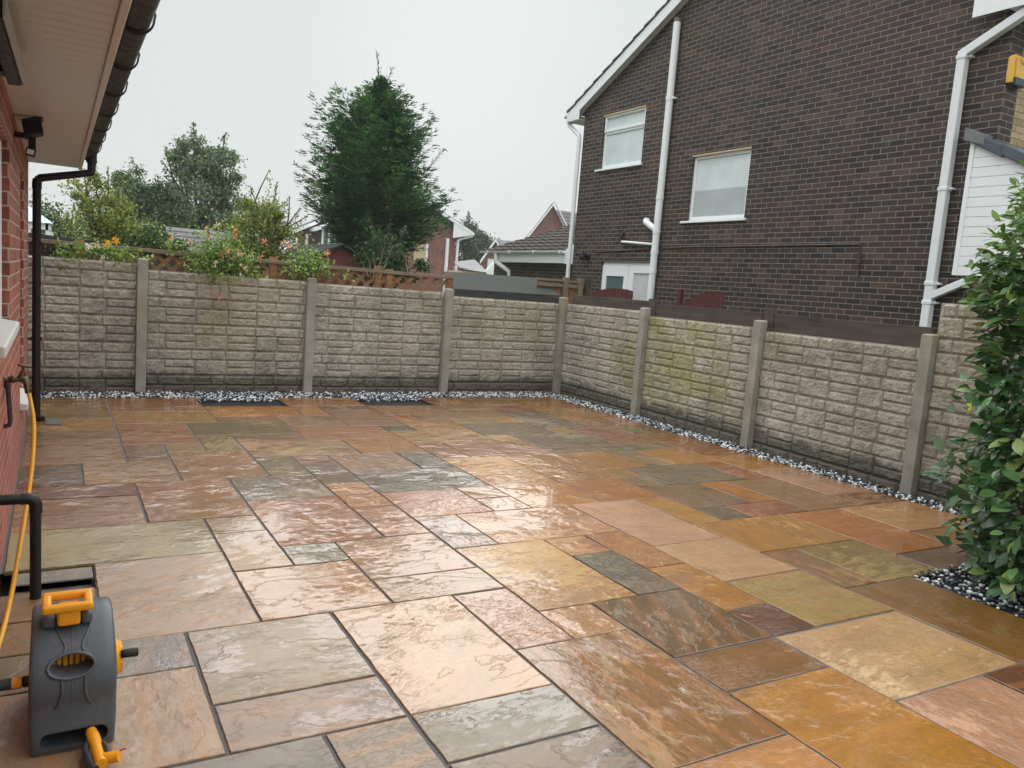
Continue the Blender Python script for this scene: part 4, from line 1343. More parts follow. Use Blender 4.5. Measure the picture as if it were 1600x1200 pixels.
prof = [(9.42 + .055 * math.cos(math.pi + math.pi * k / 8), 2.40 + .055 * math.sin(math.pi + math.pi * k / 8)) for k in range(9)] + [(9.42 + .048 * math.cos(math.pi + math.pi * k / 8), 2.40 + .048 * math.sin(math.pi + math.pi * k / 8)) for k in range(8, -1, -1)]
mb.prism([(a, 14.15, b) for a, b in prof], (0, 3.8, 0))
for y in (14.2, 15.3, 16.4, 17.5):
    mb.box(9.36, 9.48, y, y + .05, 2.34, 2.41)
mb.build('gutter', M_whitegloss, gar)
mb = MB().box(9.50, 9.48, 13.60, 17.3, 2.14, 2.37).box(9.531, 9.72, 13.62, 17.3, 2.145, 2.16)
mb.prism([(9.46, 13.60, 2.12), (9.46, 13.60, 2.62), (9.46, 13.95, 2.50), (9.46, 14.14, 2.42), (9.46, 14.14, 2.12)], (0.035, 0, 0))
mb.build('fascia', M_whitegloss, gar)
mb = MB()
mb.tube([(9.43, 17.15, 2.36), (9.43, 17.15, 2.14), (9.50, 16.9, 2.02), (9.60, 16.75, 1.92), (9.62, 16.75, 0)], 0.055, 10)
mb.build('downpipe', M_whitegloss, gar, smooth=True)

# ================================================================== TIMBER FENCES, SHEDS BEHIND
tr = empty('trellis_fence', (2.3, 9.95, 0), 'brown timber fence with diagonal trellis above the far concrete fence', 'fence')
TY = 9.95
mb = MB()
rails = [(-1.0, 4.80)]
zt = lambda x: 1.635 - 0.006 * x
# diagonal slats, clipped to the band between the rails
def slat(mb, xa, dirn, y):
    z0, z1 = 1.20, 1.60
    h = z1 - z0
    a = Vector((xa, y, z0)); b = Vector((xa + dirn * h, y, z1))
    d = (b - a).normalized(); n = Vector((-d.z, 0, d.x)) * 0.022
    mb.prism([a - n, b - n, b + n, a + n], (0, 0.012, 0))
x = -0.9
while x < 4.4:
    if x > 0.25:
        slat(mb, x, 1, TY); slat(mb, x + .06, -1, TY + .0125)
    x += 0.17
mb.build('lattice', M_trellis, tr)
mb = MB()
mb.prism([(-1.0, TY - .035, zt(-1) - .045), (4.80, TY - .035, zt(4.8) - .045), (4.80, TY - .035, zt(4.8)), (-1.0, TY - .035, zt(-1))], (0, 0.07, 0))
mb.build('top_rail', M_greywood, tr, bevel=0.004)
for xp in (-.95, 0.22, 2.33, 3.70, 3.86, 4.76):
    MB().box(xp - .045, xp + .045, TY - .02, TY + .06, 0, 1.66 if xp < 3.8 else 1.63).build('post', M_trellis, tr, bevel=0.004)
mb = MB()
for k in range(28):
    xa = -1.0 + k * 0.2075
    z1 = 1.27 if xa > 0.15 else 1.58
    mb.box(xa, xa + 0.2, TY + .075 + (k % 2) * .008, TY + .09 + (k % 2) * .008, 0, z1)
mb.build('board_panel', M_darkwood, tr)
# the sticks of an old climber poking above the rail
tw = empty('bare_climber', (3.75, 9.9, 1.2), 'few dry upright stems poking above the trellis rail', 'plant')
mb = MB()
for (xa, za, xb, zb) in ((3.58, 1.55, 3.50, 1.80), (3.66, 1.58, 3.74, 1.92), (3.62, 1.5, 3.60, 1.85), (4.10, 1.6, 4.02, 1.86), (3.70, 1.5, 3.86, 1.95), (3.55, 1.5, 3.42, 1.72)):
    mb.tube(smooth_path([(xa, 9.90, za), ((xa + xb) / 2 + .02, 9.92, (za + zb) / 2), (xb, 9.90, zb)], 4), [0.007] * 4 + [0.004] * 5, 6)
mb.build('stem', M_greywood, tw)

shed = empty('garden_shed', (5.7, 10.6, 0), 'low shed with a flat grey-green felt roof just behind the corner of the concrete fence', 'shed')
mb = MB()
mb.prism([(4.74, 9.80, 1.415), (6.53, 9.80, 1.435), (6.92, 11.15, 1.692), (5.20, 11.15, 1.665)], (0, 0, 0.022))
mb.build('roof', M_felt, shed, bevel=0.006)
MB().box(4.72, 6.54, 9.79, 9.815, 1.335, 1.425).build('fascia', M_feltdark, shed)
MB().box(4.85, 6.45, 9.86, 11.1, 0, 1.37).build('wall', M_darkwood, shed)

def board_fence(name, pts, label, mat, parent_loc, ztops, y, depth=0.02, axis='x', group=None):
    r = empty(name, parent_loc, label, 'fence panel', group)
    return r
f1 = empty('timber_fence', (6.9, 10.3, 0), 'weathered brown timber fence between the felt-roofed shed and the dark brick house', 'fence')
mb = MB()
for k in range(7):
    xa = 6.42 + k * 0.15
    mb.box(xa, xa + .142, 10.30, 10.315, 0, 1.66)
mb.build('board_panel', M_trellis, f1)
MB().box(6.40, 7.30, 10.27, 10.299, 1.58, 1.64).box(6.40, 7.30, 10.26, 10.34, 1.665, 1.70).build('rail', M_greywood, f1, bevel=0.003)
for xp in (6.92, 7.20):
    MB().box(xp - .04, xp + .04, 10.22, 10.298, 0, 1.74).build('post', M_greywood, f1, bevel=0.004)
MB().box(7.29, 7.38, 10.2, 10.3, 0, 1.76).build('post', M_darkwood, f1)

def arch_panel(y0, y1, z_edge, z_top, name, label, x=8.6, asym=0.45):
    r = empty(name, (x, (y0 + y1) / 2, 0), label, 'wooden gate', 'dark red arched wooden gates')
    mb = MB()
    n = 11
    for k in range(n):
        a, b = y0 + (y1 - y0) * k / n, y0 + (y1 - y0) * (k + 1) / n
        def zt(y):
            t = (y - y0) / (y1 - y0)
            if z_edge[0] > z_edge[1] + .2: return z_edge[1] + (z_top - z_edge[1]) * (1 - min(1, max(0, t)) ** 2.4) ** .8
            return z_edge[0] + (z_edge[1] - z_edge[0]) * t + (z_top - max(z_edge)) * math.sin(math.pi * t) ** 0.8 if 0 < t < 1 else (z_edge[0] if t <= 0 else z_edge[1])
        mb.prism([(x, a + .003, .1), (x, b - .003, .1), (x, b - .003, zt(b)), (x, a + .003, zt(a))], (0.022, 0, 0))
    mb.build('board', M_redwood, r)
    MB().box(x + .023, x + .06, y0, y1, .9, 1.0).build('rail', M_redwood, r)
    return r
arch_panel(10.67, 12.12, (1.62, 1.46), 1.715, 'wooden_gate', 'dark maroon arched wooden panel in front of the white double door')
arch_panel(8.53, 9.44, (1.65, 1.42), 1.69, 'wooden_gate', 'brighter red-brown arched wooden panel against the dark brick, right of the soil pipe')
gp = tag(MB().box(8.58, 8.66, 9.44, 9.51, 0, 1.705).build('wooden_post', M_redwood, None, bevel=0.004), 'dark red wooden post left of the red-brown arched panel', 'post')

# flat roofed outbuilding behind the roses
fr_ = empty('outbuilding', (0.7, 11.6, 0), 'low outbuilding with a long black flat roof edge behind the left end of the trellis', 'shed')
mb = MB().prism([(-.35, 11.0, 1.66), (1.42, 11.0, 1.575), (1.42, 11.0, 1.63), (-.35, 11.0, 1.715)], (0, 1.6, 0))
mb.build('roof', M_feltdark, fr_)
MB().prism([(-.3, 11.05, 0), (1.4, 11.05, 0), (1.4, 11.05, 1.574), (-.3, 11.05, 1.655)], (0, 1.5, 0)).build('wall', M_darkwood, fr_)

def hut(name, label, cat, x0, x1, yf, yb, ze, zr, wallm, roofm, ridge='x', over=0.12):
    r = empty(name, ((x0 + x1) / 2, (yf + yb) / 2, 0), label, cat)
    w = MB()
    w.box(x0 + over, x1 - over, yf + over, yb - over, 0, ze - .02)
    if ridge == 'x':
        ym = (yf + yb) / 2
        w.prism([(x0 + over, yf + over, ze - .02), (x0 + over, yb - over, ze - .02), (x0 + over, ym, zr - .06)], (x1 - x0 - 2 * over, 0, 0))
        m = MB()
        rows = 6
        for s in (0, 1):
            ye = yf if s == 0 else yb
            for k in range(rows):
                a, b = k / rows, min(1, (k + 1.1) / rows)
                ya, yb_ = ye + (ym - ye) * a, ye + (ym - ye) * b
                za, zb = ze + (zr - ze) * a, ze + (zr - ze) * b
                m.prism([(x0, ya, za - .015), (x0, yb_, zb - .03), (x0, yb_, zb - .01), (x0, ya, za + .018)], (x1 - x0, 0, 0))
    else:
        xm = (x0 + x1) / 2
        w.prism([(x0 + over, yf + over, ze - .02), (x1 - over, yf + over, ze - .02), (xm, yf + over, zr - .06)], (0, yb - yf - 2 * over, 0))
        m = MB()
        for xe in (x0, x1):
            m.prism([(xe, yf, ze - .03), (xm, yf, zr - .03), (xm, yf, zr + .01), (xe, yf, ze + .01)], (0, yb - yf, 0))
    w.build('wall', wallm, r)
    m.build('roof', roofm, r)
    return r
hut('playhouse', 'small hut with a pale grey shingle roof behind the trellis, left of the orange flowers', 'playhouse', 2.02, 3.62, 17.95, 19.0, 1.66, 2.26, M_darkwood, M_grey_tile)
hut('wooden_shed', 'maroon wooden shed with a low gable left of the big conifer', 'shed', 4.05, 5.98, 15.6, 18.4, 1.68, 2.14, M_maroon, M_felt, 'y')

# conservatory glimpsed between house and rain pipe
cs = empty('conservatory', (-0.9, 16, 0), 'white conservatory with a glass roof seen past the bungalow corner at the far left', 'conservatory')
mb = MB()
mb.box(-2.2, -0.12, 15.0, 15.08, 1.86, 1.96); mb.box(-0.16, -0.08, 15.0, 17.0, 1.86, 1.96)
for x in (-2.2, -1.6, -1.0, -.42, -.16):
    mb.box(x, x + .06, 15.01, 15.07, 0, 1.86)
mb.prism([(-.14, 15.03, 1.86), (-.08, 15.03, 1.86), (.12, 15.03, 1.45), (.06, 15.03, 1.45)], (0, .05, 0))
mb.build('frame', M_whitegloss, cs)
MB().add([(-2.3, 14.95, 1.97), (-0.05, 14.95, 1.97), (-0.5, 15.7, 2.32), (-2.3, 15.7, 2.32)], [(0, 1, 2, 3)]).add([(-0.05, 14.95, 1.97), (-.05, 17, 1.97), (-.5, 16.3, 2.32), (-.5, 15.7, 2.32)], [(0, 1, 2, 3)]).build('roof', glass_mat('roof_glass', (170, 196, 216), 0.15), cs)
MB().box(-2.1, -.15, 15.09, 16.9, 0, 1.85).build('window', glass_mat('side_glass', (150, 170, 172), 0.1), cs)

# ================================================================== FAR HOUSES
ha = empty('brick_house', (16, 46, 0), 'red brick house with white eaves half hidden behind the big conifer', 'house', 'red brick houses in the distance')
hy = 43.0
mb = MB()
mb.prism([(11.3, hy, 0), (20.75, hy, 0), (20.75, hy, 4.62), (17.0, hy, 6.55), (11.3, hy, 3.75)], (2.4, 7, 0))
mb.build('wall', M_farbrick, ha)
mb = MB()
mb.prism([(10.75, hy - .35, 3.55), (17.0, hy - .35, 6.72), (17.0, hy - .35, 6.9), (10.75, hy - .35, 3.73)], (2.6, 7.7, 0))
mb.prism([(17.0, hy - .35, 6.72), (21.75, hy - .35, 4.60), (21.75, hy - .35, 4.78), (17.0, hy - .35, 6.9)], (2.6, 7.7, 0))
mb.build('roof', M_grey_tile, ha)
mb = MB()
mb.prism([(10.7, hy - .42, 3.42), (17.0, hy - .42, 6.62), (17.0, hy - .42, 6.80), (10.7, hy - .42, 3.62)], (0, .06, 0))
mb.prism([(19.6, hy - .42, 5.50), (21.8, hy - .42, 4.52), (21.8, hy - .42, 4.68), (19.6, hy - .42, 5.70)], (0, .06, 0))
mb.prism([(20.4, hy - .40, 4.25), (21.75, hy - .40, 4.55), (20.4, hy - .40, 5.15)], (0, .04, 0))
mb.build('bargeboard', M_whitegloss, ha)
mb = MB()
mb.tube([(21.75, hy - .3, 4.5), (20.95, hy - .12, 4.22), (20.88, hy - .1, 4.1), (20.88, hy - .1, 0)], 0.085, 8)
mb.build('downpipe', M_whitegloss, ha)
MB().tube([(20.2, hy - .1, 4.2), (20.2, hy - .1, 0)], 0.11, 8).build('soil_pipe', M_whitegloss, ha)
w = MB().box(18.1, 18.9, hy - .04, hy + .02, 2.5, 3.7)
fo = w.build('window', M_cream, ha)
MB().box(18.86, 18.98, hy - .07, hy - .0405, 2.4, 3.75).build('frame', M_whitegloss, fo)
mb = MB()
mb.prism([(11.9, hy - 1.2, 3.75), (13.6, hy - 1.2, 4.45), (13.6, hy - 1.2, 4.62), (11.9, hy - 1.2, 3.92)], (0, 1.2, 0))
mb.build('canopy', M_whitegloss, ha)
mb = MB()
for x in (12.35, 12.7, 13.05, 13.4):
    mb.box(x, x + .09, hy - .9, hy - .8, 2.4, 4.1)
fo = mb.build('bay_window', M_whitegloss, ha)
MB().box(12.4, 13.4, hy - .78, hy - .02, 2.4, 4.0).build('pane', M_glass_dark, fo)
MB().tube([(11.75, hy - .12, 3.6), (11.75, hy - .12, 0)], 0.09, 8).build('downpipe', M_white, ha)

def far_gable(name, label, x0, xm, x1, y, ze, zr, ridge_to, tilem, depth=6):
    sk = xm / y * depth * 1.0
    r = empty(name, (xm, y + 3, 0), label, 'house', 'red brick houses in the distance')
    MB().prism([(x0 + .3, y, 0), (x1 - .3, y, 0), (x1 - .3, y, ze + .1), (xm, y, zr - .12), (x0 + .3, y, ze + .1)], (sk, depth, 0)).build('wall', M_farbrick, r)
    m = MB()
    for xe in (x0, x1):
        n = 8
        for k in range(n):
            a, b = k / n, min(1, (k + 1.1) / n)
            xa, xb = xe + (xm - xe) * a, xe + (xm - xe) * b
            za, zb = ze + (zr - ze) * a, ze + (zr - ze) * b
            m.prism([(xa, y - .3, za - .02), (xb, y - .3, zb - .05), (xb, y - .3, zb), (xa, y - .3, za + .04)], (sk, depth, 0))
    m.build('roof', tilem, r)
    m = MB()
    for xe in (x0, x1):
        m.prism([(xe, y - .36, ze - .16), (xm, y - .36, zr - .16), (xm, y - .36, zr - .03), (xe, y - .36, ze - .03)], (0, .05, 0))
    m.build('bargeboard', M_whitegloss, r)
    return r
r = far_gable('brick_house', 'red brick gable with mauve roof tiles rising behind the brown tiled extension', 25.5, 27.45, 29.4, 43.0, 4.75, 7.3, 0, M_pink_tile, 0.9)
# its main roof runs off to the right, behind the tall dark house
mb = MB()
for k in range(9):
    a, b = k / 9, min(1, (k + 1.1) / 9)
    ya, yb, za, zb = 44 + 4 * a, 44 + 4 * b, 4.9 + 2.5 * a, 4.9 + 2.5 * b
    mb.prism([(27.5 + (ya - 43) * .68, ya, za), (27.5 + (yb - 43) * .68, yb, zb - .03), (27.5 + (yb - 43) * .68, yb, zb + .0), (27.5 + (ya - 43) * .68, ya, za + .06)], (9, 0, 0))
mb.build('main_roof', M_pink_tile, r)
r = far_gable('brick_house', 'small brick gable with white trim at the left end of the brown tiled extension', 19.75, 20.6, 21.6, 38.0, 2.9, 4.15, 0, M_grey_tile, 0.9)
MB().add([(20.6, 38.2, 4.1), (24.5, 38.2, 4.3), (24.5, 37.6, 3.55), (21.2, 37.6, 3.45)], [(0, 1, 2, 3)]).build('main_roof', M_grey_tile, r)
fo = MB().box(20.35, 20.95, 37.93, 37.98, 2.2, 3.05).build('window', M_whitegloss, r)
g3 = empty('far_garage', (19.8, 34, 0), 'distant low garage with flat grey roof and white edge left of the brown tiled extension', 'garage')
MB().prism([(16.9, 34, 2.28), (18.4, 34, 2.20), (18.9, 34, 2.74), (18.6, 34, 2.76), (18.2, 34, 2.32)], (0, .08, 0)).build('fascia', M_whitegloss, g3)
MB().prism([(16.8, 34.1, 2.30), (18.3, 34.1, 2.24), (18.8, 36.5, 2.85), (17.6, 36.5, 2.62)], (0, 0, 0.03)).build('roof', M_grey_tile, g3)
MB().box(17.0, 18.2, 34.2, 36, 0, 2.2).build('wall', M_cream, g3)

# ================================================================== PLANTS
def leaves(name, P, size, cols, mat, parent, aspect=0.5, up_bias=0.0, dirs=None, curl=0.25):
    """one mesh of folded leaf blades: 2 quads per leaf (left and right of the midrib)"""
    P = np.asarray(P); n = len(P)
    if dirs is None:
        d = rng.normal(size=(n, 3)); d[:, 2] += up_bias
    else:
        d = np.asarray(dirs) + rng.normal(scale=0.25, size=(n, 3))
    d /= np.linalg.norm(d, axis=1, keepdims=True) + 1e-9
    r = rng.normal(size=(n, 3))
    s = np.cross(d, r); s /= np.linalg.norm(s, axis=1, keepdims=True) + 1e-9
    nn = np.cross(s, d)
    L = (size * rng.uniform(0.65, 1.3, n))[:, None]
    Wd = L * aspect * 0.5
    base = P - d * L * 0.5
    tip = P + d * L * 0.5 - nn * L * curl * 0.6
    m0 = P + nn * L * 0.02
    l1 = P + s * Wd + nn * L * curl * 0.35
    r1 = P - s * Wd + nn * L * curl * 0.35
    V = np.stack([base, l1, tip, m0, r1], 1).reshape(-1, 3)
    k = np.arange(n)[:, None] * 5
    F = np.concatenate([np.concatenate([k, k + 1, k + 2, k + 3], 1), np.concatenate([k, k + 3, k + 2, k + 4], 1)], 0)
    cols = np.asarray(cols)
    c = cols[rng.integers(0, len(cols), n)] * rng.uniform(0.7, 1.3, (n, 1))
    return np_mesh(name, V, F, mat, parent, np.concatenate([c, c], 0))

def limbs(mb, base, tips, r0):
    for t in tips:
        b, t = Vector(base), Vector(t)
        m = b.lerp(t, 0.55) + Vector((rng.normal() * .12, rng.normal() * .12, (t - b).length * 0.08))
        mb.tube(smooth_path([b, m, t], 4), [r0 * (1 - 0.8 * i / 8) for i in range(9)], 6)

def tree(name, label, cat, base, crown, n, leaf, cols, group=None, mat=None, aspect=0.55, clumps=40, spread=0.16, trunk_r=0.07, wisps=(), wisp_n=60):
    """crown: list of (cx,cy,cz, rx,ry,rz) lobes; leaves gather in clumps near the lobe surfaces"""
    r = empty(name, base, label, cat, group)
    pts = []
    tips = []
    tot = sum(l[3] * l[5] for l in crown)
    for (cx, cy, cz, rx, ry, rz) in crown:
        m = max(6, int(clumps * rx * rz / tot))
        nl = int(n * rx * rz / tot)
        u = rng.normal(size=(m, 3)); u /= np.linalg.norm(u, axis=1, keepdims=True)
        rad = rng.uniform(0.25, 1.0, m) ** 0.5
        C = np.array([cx, cy, cz]) + u * rad[:, None] * np.array([rx, ry, rz])
        tips += [tuple(c) for c in C[:6]]
        a = rng.integers(0, m, nl)
        sc = rng.uniform(0.5, 1.4, m)
        pts.append(C[a] + rng.normal(size=(nl, 3)) * (spread * sc[a] * max(rx, rz))[:, None] * np.array([1, 1, 0.8]))
    for (x0, y0, z0, x1, y1, z1) in wisps:
        t = rng.uniform(0, 1, wisp_n)
        p = np.array([x0, y0, z0])[None] * (1 - t)[:, None] + np.array([x1, y1, z1])[None] * t[:, None]
        pts.append(p + rng.normal(size=p.shape) * leaf * 0.9 * (1.3 - t)[:, None])
        tips.append((x1, y1, z1))
    P = np.concatenate(pts)
    leaves('crown', P, leaf, cols, mat or M_leaf, r, aspect)
    mb = MB()
    bz = Vector(base)
    top = Vector((crown[0][0], crown[0][1], crown[0][2]))
    mb.tube([bz, bz.lerp(top, .5) + Vector((.03, 0, 0)), top], [trunk_r, trunk_r * .8, trunk_r * .5], 8)
    limbs(mb, bz.lerp(top, .5), tips, trunk_r * .45)
    mb.build('trunk', M_bark, r)
    return r

GB = lambda *cs: np.array([lin(*c)[:3] for c in cs])
yg = GB((118, 128, 58), (136, 140, 66), (100, 116, 52), (148, 146, 74), (86, 102, 46))
mg = GB((76, 102, 56), (92, 116, 64), (64, 86, 50), (108, 128, 74))
dg = GB((58, 78, 52), (70, 90, 60), (50, 68, 46), (84, 102, 70))
gg = GB((96, 114, 92), (112, 128, 104), (78, 96, 76), (128, 142, 118))
bg = GB((64, 96, 44), (80, 112, 52), (52, 80, 38))
grp = 'trees and bushes behind the trellis'
tree('birch_tree', 'bushy yellow-green birch behind the trellis near the black rain pipe', 'tree', (0.85, 17.2, 0),
     [(0.85, 17.2, 2.05, .72, .6, .75), (0.72, 17.3, 2.55, .5, .5, .5), (1.25, 17.0, 1.95, .45, .45, .55)], 10500, .062, yg, grp, spread=.20, clumps=46,
     wisps=[(.55, 17.3, 2.5, .28, 17.5, 2.95), (.6, 17.3, 2.6, .42, 17.5, 3.15), (.8, 17.3, 2.6, .62, 17.4, 3.32), (.9, 17.3, 2.6, .85, 17.4, 3.25), (1.0, 17.2, 2.6, 1.12, 17.4, 3.1)], wisp_n=55)
tree('birch_tree', 'loose yellow-green birch with thin wispy shoots, left of the big conifer', 'tree', (3.35, 15.8, 0),
     [(3.3, 15.8, 2.1, .58, .55, .7), (3.45, 15.7, 2.55, .42, .4, .45), (3.75, 15.5, 2.0, .35, .35, .5)], 10500, .058, yg, grp, spread=.20, clumps=46,
     wisps=[(3.5, 15.7, 2.6, 3.52, 15.7, 3.4), (3.6, 15.7, 2.5, 3.68, 15.7, 3.2), (3.65, 15.6, 2.4, 3.9, 15.6, 2.95), (3.8, 15.6, 2.2, 4.1, 15.5, 2.75), (3.8, 15.6, 2.1, 4.22, 15.4, 2.6), (3.3, 15.8, 2.6, 3.2, 15.8, 3.05)], wisp_n=50)
tree('tall_tree', 'tall grey-green willow-like tree, highest of the trees left of the conifer', 'tree', (4.0, 27.3, 0),
     [(4.05, 27.3, 3.3, 1.05, 1.0, 1.2), (3.85, 27.4, 4.8, .66, .7, .95), (4.55, 27.1, 4.5, .58, .6, .9), (3.2, 27.6, 2.9, .8, .7, .9), (4.9, 27.0, 2.9, .6, .6, .9)], 24000, .11, gg, grp, spread=.17, clumps=110, trunk_r=.12,
     wisps=[(3.8, 27.4, 5.2, 3.75, 27.5, 6.0), (4.5, 27.1, 5.0, 4.65, 27.0, 5.75), (3.3, 27.7, 3.9, 3.0, 27.8, 5.1), (3.3, 27.7, 3.6, 2.9, 27.9, 4.7), (4.8, 27, 4.6, 5.0, 26.9, 5.1)], wisp_n=70)
tree('dark_tree', 'dark rounded tree between the near birch and the tall grey-green tree', 'tree', (2.3, 24.8, 0),
     [(2.35, 24.8, 2.9, .75, .7, .85), (2.0, 24.9, 3.0, .55, .5, .65), (2.9, 24.6, 2.6, .7, .6, .7)], 13000, .095, np.concatenate([dg, gg[:1]]), grp, spread=.2, clumps=60,
     wisps=[(2.4, 24.8, 3.3, 2.45, 24.8, 3.95), (2.7, 24.7, 3.2, 2.75, 24.7, 3.75)], wisp_n=40)
tree('green_conifer', 'small bright green pointed evergreen tip behind the near birch', 'tree', (1.95, 27.3, 0),
     [(1.95, 27.3, 3.4, .62, .6, .7), (1.95, 27.3, 4.0, .35, .35, .45)], 7000, .085, bg, grp, spread=.2, clumps=36,
     wisps=[(1.95, 27.3, 4.1, 1.98, 27.3, 4.6)], wisp_n=40)
tree('ivy_hedge', 'dark ivy-covered hedge at the far left behind the trellis', 'hedge', (0.2, 23, 0),
     [(-.2, 23.4, 1.9, 1.0, .6, .75), (0.7, 23.2, 1.8, 1.0, .6, .6)], 8000, .095, np.concatenate([mg, bg[2:]]), grp, spread=.22, clumps=50, mat=M_leafgloss)
tree('ivy_bush', 'rounded ivy bush just left of the grey-roofed hut', 'bush', (1.75, 16.6, 0),
     [(1.7, 16.6, 1.75, .42, .4, .42), (1.5, 16.7, 1.6, .35, .35, .4), (2.0, 16.6, 1.65, .25, .25, .3)], 6000, .065, mg, grp, spread=.22, clumps=36, mat=M_leafgloss)
tree('leafy_bush', 'green broadleaf bush growing up the foot of the big conifer', 'bush', (5.75, 15.6, 0),
     [(5.75, 15.5, 2.1, .42, .4, .5), (5.95, 15.4, 1.8, .45, .4, .45), (6.35, 15.2, 1.75, .35, .3, .28)], 4200, .075, GB((60, 88, 52), (74, 104, 60), (48, 72, 44)), grp, spread=.22, clumps=46,
     wisps=[(5.6, 15.5, 2.4, 5.45, 15.5, 2.75), (5.9, 15.5, 2.4, 5.95, 15.4, 2.8), (6.1, 15.4, 2.2, 6.25, 15.3, 2.6)], wisp_n=22)
tree('far_tree', 'hazy dark tree in the distance between the red brick house and the extension', 'tree', (25.6, 50.3, 0),
     [(25.6, 50.3, 3.6, 1.7, 1.5, 2.0), (25.3, 50.4, 5.2, .9, .9, 1.2), (26.6, 50.0, 4.0, 1.2, 1.1, 1.5), (24.5, 50.5, 3.6, 1.0, 1, 1.5)], 9000, .17, GB((62, 78, 66), (74, 90, 76), (54, 70, 60)), None, spread=.17, clumps=90, trunk_r=.2,
     wisps=[(25.2, 50.4, 5.8, 25.2, 50.4, 6.7)], wisp_n=60)

# ---- the big conifer
def conifer():
    bx, by = 6.28, 17.4
    r = empty('conifer_tree', (bx, by, 0), 'big dark green conifer with a ragged pointed top behind the trellis', 'tree')
    prof = [(1.55, .42), (1.9, .58), (2.2, .84), (2.6, 1.18), (3.0, 1.50), (3.4, 1.54), (3.8, 1.47), (4.2, 1.34), (4.6, 1.14), (4.9, .92), (5.2, .64), (5.5, .40), (5.75, .17), (5.95, .04), (6.4, .02)]
    zs, rs = np.array([p[0] for p in prof]), np.array([p[1] for p in prof])
    V, F, C = [], [], []
    cols = GB((54, 94, 58), (68, 110, 66), (46, 82, 54), (86, 126, 74), (58, 98, 62))
    nb = 900
    P0, P1, W = [], [], []
    cc = []
    mb = MB()
    for q in range(nb):
        z = 1.6 + (5.95 - 1.6) * (q / nb) ** 1.0
        R = float(np.interp(z, zs, rs)) * 1.03
        az = q * 2.39996 + rng.uniform(-.3, .3)
        ax, ay = math.cos(az), math.sin(az)
        Rr = R * rng.uniform(0.60, 1.10) * (1.0 + 0.28 * noise.noise(Vector((math.cos(az) * 1.6, math.sin(az) * 1.6, z * 1.5))))
        # a bite out of the right shoulder and a bulge below it
        side = ax * 0.862 - ay * 0.5
        if side > 0.35 and 3.9 < z < 4.4: Rr *= 0.74
        if side > 0.45 and 2.6 < z < 3.6: Rr *= 1.08
        if side < -0.3 and 4.4 < z < 5.2: Rr *= 1.12
        if side < -0.2 and z < 2.3: Rr *= 0.72
        if z > 5.2 and noise.noise(Vector((ax * 2, ay * 2, z * 3))) > 0.1: continue
        rise = rng.uniform(0.05, 0.34) + max(0, (z - 4.2)) * 0.45
        L = max(0.05, Rr)
        prev = None
        nseg = 6
        tone = rng.integers(0, len(cols))
        t0 = 0.28 if L > 0.5 else 0.0
        for sgm in range(nseg):
            t = t0 + (1 - t0) * (sgm + 1) / nseg
            droop = -0.10 * L * math.sin(t * math.pi)
            cx = bx + ax * L * t; cy = by + ay * L * t; cz = z - 0.18 * L + rise * L * t * t + droop
            nsub = 7
            for k in range(nsub):
                sgn = -1 if k % 2 else 1
                bl = 0.25 * min(1.0, 0.30 + 0.75 * R) * (1.12 - 0.5 * t) * rng.uniform(0.7, 1.3) * (0.6 + 0.4 * min(1, L))
                dx, dy = ax + sgn * ay * rng.uniform(.45, 1.0), ay - sgn * ax * rng.uniform(.45, 1.0)
                dn = math.hypot(dx, dy)
                dz = rng.uniform(-0.10, 0.55)
                d = np.array([dx / dn, dy / dn, dz]); d /= np.linalg.norm(d)
                o = np.array([cx, cy, cz]) + rng.normal(size=3) * 0.035
                # feathery spray: main blade plus side blades
                P0.append(o); P1.append(o + d * bl); W.append(0.017); cc.append(tone)
                for h in range(3):
                    tt = 0.25 + 0.25 * h
                    s2 = np.cross(d, [0, 0, 1.0]) * (1 if h % 2 else -1)
                    d2 = d * .8 + s2 * .65 + np.array([0, 0, rng.uniform(-.1, .3)])
                    d2 /= np.linalg.norm(d2)
                    o2 = o + d * bl * tt
                    P0.append(o2); P1.append(o2 + d2 * bl * 0.5); W.append(0.012); cc.append(tone)
    # leaders and stray shoots that break the outline
    for (x0, y0, z0, x1, y1, z1) in ((0, 0, 5.7, -.13, .05, 6.55), (.05, 0, 5.6, .22, -.1, 6.25), (-.4, .2, 5.0, -.9, .45, 5.75), (-.5, .2, 4.7, -1.15, .6, 5.15), (.5, -.2, 4.5, 1.2, -.6, 4.95), (.5, -.3, 4.6, 1.05, -.5, 5.1), (.9, -.5, 3.9, 1.35, -.75, 4.55), (1.1, -.6, 3.2, 1.72, -.95, 3.45), (-1.1, .6, 3.6, -1.65, .9, 3.95)):
        for k in range(26):
            t = k / 26
            o = np.array([bx + x0 + (x1 - x0) * t, by + y0 + (y1 - y0) * t, z0 + (z1 - z0) * t])
            d = np.array([x1 - x0, y1 - y0, z1 - z0]); d /= np.linalg.norm(d)
            d = d + rng.normal(size=3) * 0.55; d /= np.linalg.norm(d)
            P0.append(o); P1.append(o + d * 0.20 * (1.1 - .6 * t)); W.append(0.013); cc.append(int(rng.integers(0, len(cols))))
        mb.tube([(bx + x0, by + y0, z0), (bx + x1, by + y1, z1)], [.012, .004], 5)
    P0, P1, W, cc = np.array(P0), np.array(P1), np.array(W)[:, None], np.array(cc)
    d = P1 - P0
    s = np.cross(d, rng.normal(size=d.shape) * 0.5 + np.array([0, 0, 1.0])); s /= np.linalg.norm(s, axis=1, keepdims=True) + 1e-9
    mid = P0 + d * 0.45
    V = np.stack([P0, mid + s * W, P1, mid - s * W], 1).reshape(-1, 3)
    n = len(P0)
    F = np.arange(n * 4).reshape(-1, 4)
    c = cols[cc] * rng.uniform(0.65, 1.35, (n, 1))
    np_mesh('crown', V, F, M_needle, r, c)
